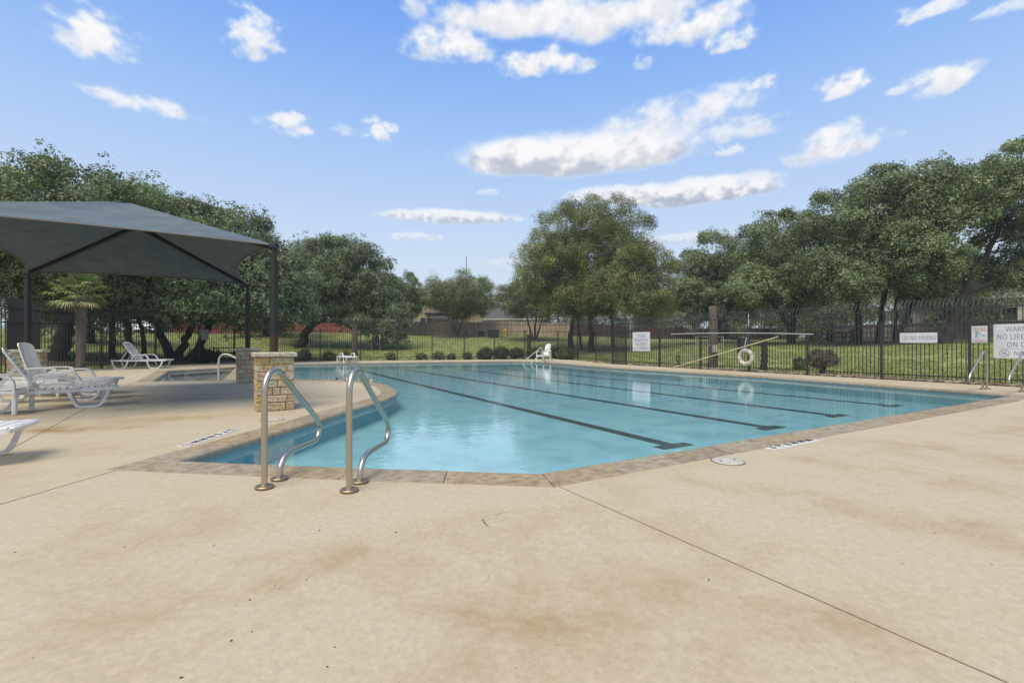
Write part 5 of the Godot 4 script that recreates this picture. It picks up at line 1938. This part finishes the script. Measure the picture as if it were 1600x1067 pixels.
	bin("dark green lidded litter bin behind the life ring", 15.4, 31.5, M.dark_green_paint, 0.32, 0.95, true)
	bin("grey corrugated litter bin under the oaks at the right", 25.2, 34.6, M.corrugated, 0.36, 1.0, false)
	car("red car far off at the right, partly hidden by a trunk", 90.5, 141.0, 0.1, M.red_car)
	car("white car far off at the right, beside the red one", 95.5, 142.0, 0.1, M.white_car)
	car("white car parked on the path far left behind the palm", -41.0, 51.5, 0.2, M.white_car)
	# a pipe barrier beside the dark green bin
	var br := thing("pipe_barrier", "white pipe barrier standing around the dark green bin", "barrier", ground_at(14.0, 36.0), -0.1)
	for s in [0.0, 1.0, 2.0]:
		st = mb()
		tube(st, [Vector3(s * 1.0, 0, 0), Vector3(s * 1.0, 1.0, 0)], 0.02, 8)
		part("upright", st, M.pvc, br)
	for h in [0.45, 0.97]:
		st = mb()
		tube(st, [Vector3(0, h, 0), Vector3(2.0, h, 0)], 0.018, 8)
		part("pipe", st, M.pvc, br)
	# palm stumps and the things fixed to them
	palm_stump("tall ragged dead palm trunk beside the slanting rescue pole", 9.28, 21.9, 2.95, 0.19, 2)
	var jb := mb()
	box(jb, Vector3.ZERO, Vector3(0.24, 0.34, 0.12), 0.015)
	solo("junction_box", jb, M.pvc, "cream junction box fixed to the tall dead palm trunk", "junction box", "", ground_at(9.28, 21.9) + Vector3(-0.02, 0.92, 0.33), -0.5)
	var cd := mb()
	tube(cd, smooth([Vector3(0.16, 0.7, 0.2), Vector3(0.26, 0.4, 0.2), Vector3(0.18, 0.1, 0.22), Vector3(0.14, 0.0, 0.22)], 4), 0.03, 8)
	solo("conduit", cd, M.pvc, "pale conduit curving down the foot of the dead palm trunk", "conduit", "", ground_at(9.28, 21.9))
	palm_stump("short rust brown palm stump right of the life ring", 10.75, 20.25, 1.35, 0.13, 3)
	palm_stump("pale speckled palm stump behind the flat lounger at the far end", -11.4, 34.2, 2.3, 0.2, 4)
	palm_stump("dark palm stump behind the white chair at the far corner", 1.25, 36.5, 1.7, 0.16, 7)
	for q in [[-12.8, 33.0], [-10.0, 33.5], [-9.4, 33.6], [-14.0, 32.6]]:
		var sk := mb()
		tube(sk, [Vector3(0, 0, 0), Vector3(0.03, 0.7, 0), Vector3(0.02, 1.35, 0)], [0.022, 0.018, 0.014], 6)
		tube(sk, [Vector3(0.02, 1.3, 0), Vector3(0.02, 1.55, 0), Vector3(0.03, 1.68, 0)], [0.04, 0.055, 0.02], 7)
		var where := "left of the speckled palm stump" if q[0] < -11.4 else "right of the speckled palm stump"
		solo("dry_stalk", sk, M.tan_pole, "dry tan flower stalk %s, %s" % [where, "the one closer to it" if q[0] in [-12.8, -10.0] else "the one farther from it"], "plant stalk", "dry stalks along the far fence", ground_at(q[0], q[1]))
	patch("mulch_bed", -6.8, 55.6, 2.6, 1.6, 0.10, M.mulch, 3)
	patch("mulch_bed", 2.3, 51.4, 2.4, 1.6, 0.10, M.mulch, 4)
	patch("mulch_bed", 8.0, 38.8, 3.6, 2.2, 0.08, M.mulch, 5)
	patch("mulch_bed", -20.6, 26.5, 2.4, 3.0, 0.05, M.mulch, 6)
	patch("mulch_bed", -22.5, 22.8, 2.6, 2.6, 0.05, M.mulch, 7)
	patch("mulch_bed", 26.0, 33.0, 5.0, 2.6, 0.05, M.mulch, 8)

func trees() -> void:
	var gl := "live oaks along the left fence"
	var gr := "live oaks behind the right fence"
	var gm := "smaller trees on the far lawn"
	var gb := "trees in the far background"
	# left
	tree("oak_tree", "big dark oak at the far left with a thick trunk leaning right, behind the palm", -22.0, 22.9, [[[Vector3(0, 0, 0), Vector3(0.25, 1.2, 0), Vector3(0.75, 2.5, 0.1), Vector3(1.2, 4.0, 0), Vector3(1.1, 5.6, 0)], 0.40, 0.2], [[Vector3(0.5, 1.9, 0), Vector3(-0.6, 3.4, 0), Vector3(-2.0, 5.0, 0)], 0.2, 0.12]],
		[[Vector3(0.6, 6.7, 0), Vector3(3.8, 2.4, 3.6), 66], [Vector3(-3.0, 5.9, 0), Vector3(3.2, 2.3, 3.2), 45], [Vector3(-1.0, 4.4, -1.5), Vector3(3.4, 1.6, 2.4), 34], [Vector3(0.5, 3.6, -3.0), Vector3(5.0, 1.4, 1.6), 30]], {"group": gl, "seed": 101})
	tree("oak_tree", "dark oak on three slim trunks behind the lone left lounger", -21.3, 26.2, [[[Vector3(0, 0, 0), Vector3(0.1, 1.4, 0), Vector3(-0.2, 3.0, 0), Vector3(0.2, 5.0, 0)], 0.20, 0.13], [[Vector3(-0.55, 0, 0.3), Vector3(-0.6, 1.5, 0.3), Vector3(-0.75, 3.2, 0.2), Vector3(-1.2, 5.0, 0)], 0.17, 0.1], [[Vector3(0.75, 0, -0.3), Vector3(0.6, 1.4, -0.3), Vector3(0.35, 3.0, -0.2), Vector3(0.9, 4.8, 0)], 0.13, 0.08]],
		[[Vector3(0.8, 6.7, 0), Vector3(4.2, 2.4, 3.2), 72], [Vector3(1.6, 4.4, 0.3), Vector3(3.6, 1.5, 2.2), 44], [Vector3(2.6, 3.3, -0.5), Vector3(3.4, 0.9, 2.0), 26]], {"group": gl, "seed": 102})
	tree("oak_tree", "dark oak with a wide V of leaning trunks beside the left fence", -19.9, 28.0, [[[Vector3(0, 0, 0), Vector3(-0.5, 0.9, 0), Vector3(-1.2, 2.2, 0), Vector3(-1.6, 3.8, 0)], 0.30, 0.14], [[Vector3(0.15, 0, 0.1), Vector3(0.5, 1.0, 0.1), Vector3(1.0, 2.2, 0), Vector3(1.5, 4.2, 0)], 0.26, 0.13], [[Vector3(0.6, 0, -0.4), Vector3(1.2, 1.1, -0.4), Vector3(1.9, 2.5, -0.3), Vector3(3.0, 4.6, 0)], 0.28, 0.13]],
		[[Vector3(2.6, 6.3, 0), Vector3(3.2, 2.6, 2.8), 62], [Vector3(5.2, 5.0, -0.6), Vector3(2.1, 2.4, 2.2), 36], [Vector3(1.9, 3.7, 0.9), Vector3(3.0, 1.0, 1.6), 36], [Vector3(4.6, 3.4, -1.0), Vector3(2.6, 1.2, 1.6), 26]], {"group": gl, "seed": 103, "col2": Color(0.186, 0.234, 0.125)})
	tree("oak_tree", "spreading oak left of centre with a dark trunk bent to the right", -18.05, 40.0, [[[Vector3(0, 0, 0), Vector3(0.55, 1.0, 0), Vector3(1.1, 2.0, 0), Vector3(1.1, 3.2, 0), Vector3(1.4, 5.0, 0)], 0.42, 0.2], [[Vector3(1.0, 1.8, 0), Vector3(2.2, 2.3, 0.2), Vector3(3.8, 2.1, 0.2), Vector3(4.8, 1.65, 0.2), Vector3(6.4, 1.9, 0.2)], 0.22, 0.08]],
		[[Vector3(2.8, 5.7, 0), Vector3(4.6, 3.1, 3.8), 130], [Vector3(6.6, 3.4, 0.5), Vector3(1.9, 2.0, 2.0), 36], [Vector3(7.6, 2.0, 0.6), Vector3(1.3, 1.4, 1.5), 18], [Vector3(-1.6, 5.2, -1.5), Vector3(2.2, 2.6, 2.2), 32]], {"group": gl, "seed": 104, "col": Color(0.108, 0.149, 0.064), "col2": Color(0.200, 0.242, 0.117)})
	# far lawn
	tree("lawn_tree", "small dark tree in front of the beige house, left of the round tree", -12.9, 57.0, [[[Vector3(0, 0, 0), Vector3(0.1, 1.6, 0), Vector3(0, 3.2, 0)], 0.18, 0.1]], [[Vector3(0, 4.6, 0), Vector3(2.1, 2.6, 2.0), 40]], {"group": gm, "seed": 105, "rmin": 0.6, "rmax": 1.1})
	tree("lawn_tree", "round crowned tree with many pale stems before the tan fence", -6.75, 55.8, [[[Vector3(0, 0, 0), Vector3(-0.3, 1.3, 0), Vector3(-0.9, 2.9, 0)], 0.16, 0.08], [[Vector3(0.1, 0, 0.1), Vector3(0.1, 1.4, 0.1), Vector3(0.2, 3.0, 0)], 0.17, 0.08], [[Vector3(0.2, 0, -0.1), Vector3(0.6, 1.3, 0), Vector3(1.3, 2.9, 0)], 0.16, 0.08], [[Vector3(-0.1, 0, -0.2), Vector3(-0.1, 1.4, -0.3), Vector3(-0.4, 3.0, -0.8)], 0.14, 0.08]],
		[[Vector3(0.5, 4.9, 0), Vector3(4.2, 2.5, 3.6), 105]], {"group": gm, "seed": 106, "bark": "pale_bark", "mesh": leaf_elm, "rmin": 0.7, "rmax": 1.2, "col": Color(0.103, 0.138, 0.049), "col2": Color(0.200, 0.227, 0.091)})
	tree("lawn_tree", "spreading tree on pale stems left of the tall elm", 2.25, 51.6, [[[Vector3(0, 0, 0), Vector3(-0.3, 1.4, 0), Vector3(-0.7, 3.0, 0)], 0.15, 0.08], [[Vector3(0.15, 0, 0), Vector3(0.25, 1.4, 0), Vector3(0.4, 3.0, 0)], 0.16, 0.08], [[Vector3(0.3, 0, 0.2), Vector3(0.7, 1.4, 0.2), Vector3(1.2, 2.9, 0)], 0.13, 0.07]],
		[[Vector3(0.0, 4.5, 0), Vector3(3.6, 2.0, 3.2), 75]], {"group": gm, "seed": 107, "bark": "pale_bark", "mesh": leaf_elm, "rmin": 0.7, "rmax": 1.2, "col": Color(0.108, 0.140, 0.060), "col2": Color(0.208, 0.234, 0.117)})
	tree("elm_tree", "tallest tree, an airy elm with upright limbs right of centre", 5.9, 41.0, [[[Vector3(-0.75, 0, 0), Vector3(-0.8, 1.6, 0), Vector3(-0.5, 3.6, 0), Vector3(-0.4, 6.0, 0), Vector3(-1.2, 8.4, 0)], 0.24, 0.11], [[Vector3(0.95, 0, 0.2), Vector3(0.95, 1.6, 0.2), Vector3(1.0, 3.6, 0.1), Vector3(1.9, 6.0, 0), Vector3(2.9, 8.2, 0)], 0.28, 0.12], [[Vector3(0.95, 2.8, 0.2), Vector3(0.6, 5.2, 0), Vector3(0.6, 8.6, 0)], 0.18, 0.09], [[Vector3(1.0, 3.2, 0.1), Vector3(3.2, 4.8, 0), Vector3(5.2, 6.4, 0)], 0.16, 0.08], [[Vector3(-0.5, 3.4, 0), Vector3(-2.4, 5.2, 0), Vector3(-4.0, 6.6, 0)], 0.15, 0.08]],
		[[Vector3(1.1, 9.2, 0), Vector3(4.9, 3.9, 4.2), 170], [Vector3(-2.8, 7.2, 0), Vector3(2.8, 3.0, 3.0), 56], [Vector3(5.2, 6.8, 0), Vector3(2.7, 3.3, 3.0), 62], [Vector3(0.2, 4.6, 0.5), Vector3(4.4, 1.5, 3.0), 44], [Vector3(5.2, 4.4, 0), Vector3(2.6, 1.4, 2.4), 22]], {"seed": 108, "mesh": leaf_elm, "per": 40, "flat": 0.85, "rmin": 0.55, "rmax": 1.15, "col": Color(0.122, 0.152, 0.043), "col2": Color(0.236, 0.257, 0.083)})
	tree("elm_tree", "slim dark trunked tree just left of the rules sign", 8.1, 38.4, [[[Vector3(0, 0, 0), Vector3(0.05, 1.6, 0), Vector3(-0.1, 3.6, 0), Vector3(-0.2, 5.0, 0)], 0.17, 0.1]], [[Vector3(0, 5.0, 0), Vector3(2.4, 1.8, 2.2), 34]], {"seed": 109, "mesh": leaf_elm, "per": 44, "col": Color(0.122, 0.152, 0.047), "col2": Color(0.230, 0.250, 0.091)})
	tree("elm_tree", "thin leaning tree between the two trunks of the elm", 6.4, 43.5, [[[Vector3(0, 0, 0), Vector3(-0.15, 1.4, 0), Vector3(-0.45, 3.0, 0), Vector3(-0.5, 4.6, 0)], 0.13, 0.08]], [[Vector3(-0.4, 5.0, 0), Vector3(2.2, 1.5, 2.0), 24]], {"seed": 110, "mesh": leaf_elm, "per": 44, "col": Color(0.122, 0.152, 0.047), "col2": Color(0.230, 0.250, 0.091)})
	# right
	tree("oak_tree", "oak farthest left of the right hand group, its crown standing clear against the sky", 19.9, 46.0, [[[Vector3(0, 0, 0), Vector3(0.2, 1.8, 0), Vector3(-0.3, 3.8, 0), Vector3(-0.6, 6.4, 0)], 0.28, 0.13], [[Vector3(0, 1.6, 0), Vector3(1.2, 3.4, 0), Vector3(2.2, 5.2, 0)], 0.18, 0.1]],
		[[Vector3(-0.4, 7.4, 0), Vector3(3.7, 3.1, 3.4), 67], [Vector3(-2.6, 4.4, 0), Vector3(2.4, 2.0, 2.2), 27], [Vector3(2.4, 4.6, 0), Vector3(3.0, 1.8, 2.4), 28]], {"group": gr, "seed": 111, "rmin": 0.6, "rmax": 1.35, "per": 44})
	tree("oak_tree", "wide oak in the middle of the right hand group behind the life ring", 21.8, 37.0, [[[Vector3(0, 0, 0), Vector3(0.1, 1.5, 0), Vector3(0.4, 3.2, 0), Vector3(0.2, 5.4, 0)], 0.30, 0.14], [[Vector3(0, 1.2, 0), Vector3(-1.0, 2.8, 0), Vector3(-2.2, 4.4, 0)], 0.18, 0.1]],
		[[Vector3(0.4, 7.2, 0), Vector3(4.0, 3.0, 3.6), 80], [Vector3(-1.6, 4.3, 0.8), Vector3(3.6, 1.7, 2.4), 40]], {"group": gr, "seed": 112, "rmin": 0.6, "rmax": 1.35, "per": 44})
	tree("oak_tree", "tall oak behind the corrugated bin, two dark trunks side by side", 24.2, 33.0, [[[Vector3(0, 0, 0), Vector3(0.05, 1.6, 0), Vector3(-0.1, 3.4, 0), Vector3(0.3, 6.0, 0)], 0.27, 0.13], [[Vector3(1.2, 0, 0.2), Vector3(1.35, 1.6, 0.2), Vector3(1.7, 3.4, 0), Vector3(2.4, 5.6, 0)], 0.26, 0.13], [[Vector3(2.2, 0, 0.4), Vector3(2.25, 1.6, 0.4), Vector3(2.5, 3.4, 0.2)], 0.12, 0.09]],
		[[Vector3(0.9, 8.6, 0), Vector3(3.9, 3.0, 3.4), 76], [Vector3(-0.4, 5.0, 1.2), Vector3(3.8, 1.6, 2.2), 41], [Vector3(3.2, 6.0, 0), Vector3(2.4, 2.4, 2.4), 27]], {"group": gr, "seed": 113, "rmin": 0.6, "rmax": 1.35, "per": 44, "col2": Color(0.186, 0.234, 0.120)})
	tree("oak_tree", "tall oak at the right with a dark trunk leaning right above the warning sign", 27.4, 30.0, [[[Vector3(0, 0, 0), Vector3(0.55, 1.3, 0), Vector3(1.15, 2.9, 0), Vector3(1.7, 4.4, 0), Vector3(2.9, 6.0, 0), Vector3(3.6, 7.8, 0)], 0.32, 0.12], [[Vector3(1.5, 3.8, 0), Vector3(0.6, 5.6, 0), Vector3(-0.6, 7.4, 0)], 0.17, 0.09], [[Vector3(1.3, 3.2, 0), Vector3(3.2, 4.0, 0), Vector3(5.2, 4.6, 0)], 0.15, 0.08]],
		[[Vector3(0.2, 9.4, 0), Vector3(3.0, 2.0, 3.0), 38], [Vector3(4.6, 9.8, 0), Vector3(3.2, 2.4, 3.2), 48], [Vector3(-1.6, 6.0, 0), Vector3(1.9, 2.0, 2.2), 24], [Vector3(5.8, 6.0, 0), Vector3(2.4, 2.6, 2.8), 36]], {"group": gr, "seed": 114, "rmin": 0.6, "rmax": 1.35, "per": 44})
	tree("oak_tree", "slanting oak between the no diving sign and the small notice, trunk bent right", 25.4, 31.4, [[[Vector3(0, 0, 0), Vector3(0.5, 1.2, 0), Vector3(1.2, 2.6, 0), Vector3(2.2, 4.0, 0)], 0.2, 0.1]], [[Vector3(2.2, 5.0, -0.5), Vector3(2.4, 1.6, 2.0), 24]], {"group": gr, "seed": 115, "rmin": 0.6, "rmax": 1.35, "per": 44})
	# farther off
	var far := [[-44.0, 57.0, 5.5, 6.5, 70, "dense dark tree behind the far left oak"], [-29.5, 33.0, 3.6, 7.6, 44, "dark tree filling in between the left oaks"], [-31.0, 61.0, 5.0, 6.6, 60, "tree behind the V trunked oak, beside the red fence"], [-24.5, 47.0, 4.0, 6.6, 50, "tree behind the rear canopy post"], [-20.0, 74.0, 4.6, 6.4, 50, "distant tree left of the beige house"], [-1.6, 99.0, 6.0, 6.4, 60, "distant dark trees behind the grey roof"],
		[22.0, 74.0, 4.5, 6.4, 50, "distant tree right of the elm"], [14.0, 80.0, 5.5, 6.6, 50, "distant tree low behind the elm"], [33.0, 52.0, 4.6, 7.4, 54, "tree behind the middle of the right hand oaks"], [42.0, 47.0, 4.6, 8.0, 60, "tree behind the right hand oaks, before the pale house"], [37.5, 40.0, 3.6, 7.0, 44, "tree standing behind the tall leaning oak at the right"], [-50.0, 60.0, 7.0, 9.0, 70, "distant tree beyond the path at the far left"], [52.0, 60.0, 7.0, 9.0, 70, "distant tree beyond the pale house at the far right"]]
	far += [[-62.0, 62.0, 6.0, 6.0, 60, "low distant tree at the far left edge behind the dense fence bars"], [-47.0, 64.0, 6.0, 5.5, 60, "low distant tree behind the path, left of the palm"], [-36.0, 63.0, 5.0, 5.0, 50, "low distant tree behind the red fence, right of the palm"], [-27.0, 64.0, 4.5, 6.0, 44, "distant tree behind the red fence, seen past the front post"],
		[27.0, 60.0, 5.0, 5.5, 50, "low distant tree behind the life ring"], [36.0, 66.0, 6.0, 6.0, 60, "low distant tree left of the corrugated bin"], [47.0, 72.0, 6.0, 6.0, 60, "low distant tree behind the corrugated bin"], [31.5, 47.0, 3.5, 5.0, 40, "low tree behind the no diving sign"], [58.0, 52.0, 6.0, 6.0, 50, "low distant tree behind the warning sign"], [9.0, 92.0, 6.0, 6.0, 50, "low distant tree behind the trunks of the elm"]]
	for k in far.size():
		var q = far[k]
		tree("background_tree", q[5], q[0], q[1], [[[Vector3(0, 0, 0), Vector3(0.1, q[3] * 0.25, 0), Vector3(0, q[3] * 0.5, 0), Vector3(0.2, q[3] * 0.8, 0)], 0.3, 0.14]], [[Vector3(0, q[3] * 0.62, 0), Vector3(q[2], q[3] * 0.52, q[2] * 0.8), q[4]]], {"group": gb, "seed": 130 + k, "per": 26, "size": 1.25, "rmin": 1.0, "rmax": 1.8})
	fan_palm("fan palm with a hairy trunk and drooping yellow fronds at the left fence", -18.55, 20.3, 4.45)
	# shrubs
	var far_sh := [[685.0, 0.42, 0.30, "sparse low shrub, third from the left of the row along the far fence"], [706.0, 0.30, 0.24, "smallest sparse shrub, fourth in the row along the far fence"], [731.0, 0.36, 0.28, "thin shrub just left of the three round clipped shrubs"], [758.0, 0.60, 0.42, "round clipped shrub, left one of the three at the far fence"], [783.0, 0.62, 0.46, "round clipped shrub, middle one of the three at the far fence"], [807.5, 0.60, 0.44, "round clipped shrub, right one of the three at the far fence"], [836.0, 0.62, 0.44, "dark shrub just left of the far white chair"], [866.0, 0.60, 0.44, "dark shrub just right of the far white chair"], [886.0, 0.75, 0.46, "wide dark shrub at the far corner of the fence"], [611.0, 0.4, 0.30, "low shrub right of the dry stalks at the far fence"], [658.0, 0.42, 0.28, "low sparse shrub, second from the left of the row along the far fence"], [474.0, 0.5, 0.42, "leafy shrub at the far fence just right of the nearest pillar"], [515.0, 0.5, 0.40, "leafy shrub left of the flat lounger at the far fence"], [540.0, 0.3, 0.36, "light green seedling behind the flat lounger"]]
	for k in far_sh.size():
		var q = far_sh[k]
		var r: float = (q[0] - 800.0) / 740.0
		var f := 34.6 / (1.0 - 0.25 * r)
		if q[0] > 880: f = 33.6
		bush("clipped_shrub" if q[1] > 0.55 else "low_shrub", q[3], r * f, f, Vector3(q[1], q[2], q[1]), {"group": "shrubs along the far fence", "size": 1.4 if q[1] > 0.55 else 1.9, "seed": 200 + k, "lift": q[2] * (0.95 if q[1] > 0.55 else 0.75), "per": 300 if q[1] > 0.55 else 46, "col": Color(0.04, 0.07, 0.026) if q[1] > 0.55 else Color(0.08, 0.11, 0.04), "col2": Color(0.12, 0.16, 0.06) if q[1] > 0.55 else Color(0.17, 0.2, 0.08)})
	bush("ball_shrub", "ball shaped brownish shrub on a bare stem behind the right fence", 11.55, 17.6, Vector3(0.50, 0.33, 0.48), {"lift": 0.66, "stem": 0.035, "per": 720, "size": 0.9, "col": Color(0.13, 0.115, 0.06), "col2": Color(0.36, 0.28, 0.2), "seed": 31})
	bush("weedy_shrub", "green weedy shrub in front of the picnic table at the left fence", -18.4, 28.3, Vector3(0.9, 0.45, 0.6), {"size": 1.5, "seed": 33})
	bush("weedy_shrub", "thin green weed right of the short brown stump", 11.9, 19.6, Vector3(0.28, 0.3, 0.25), {"per": 60, "size": 1.2, "seed": 34})
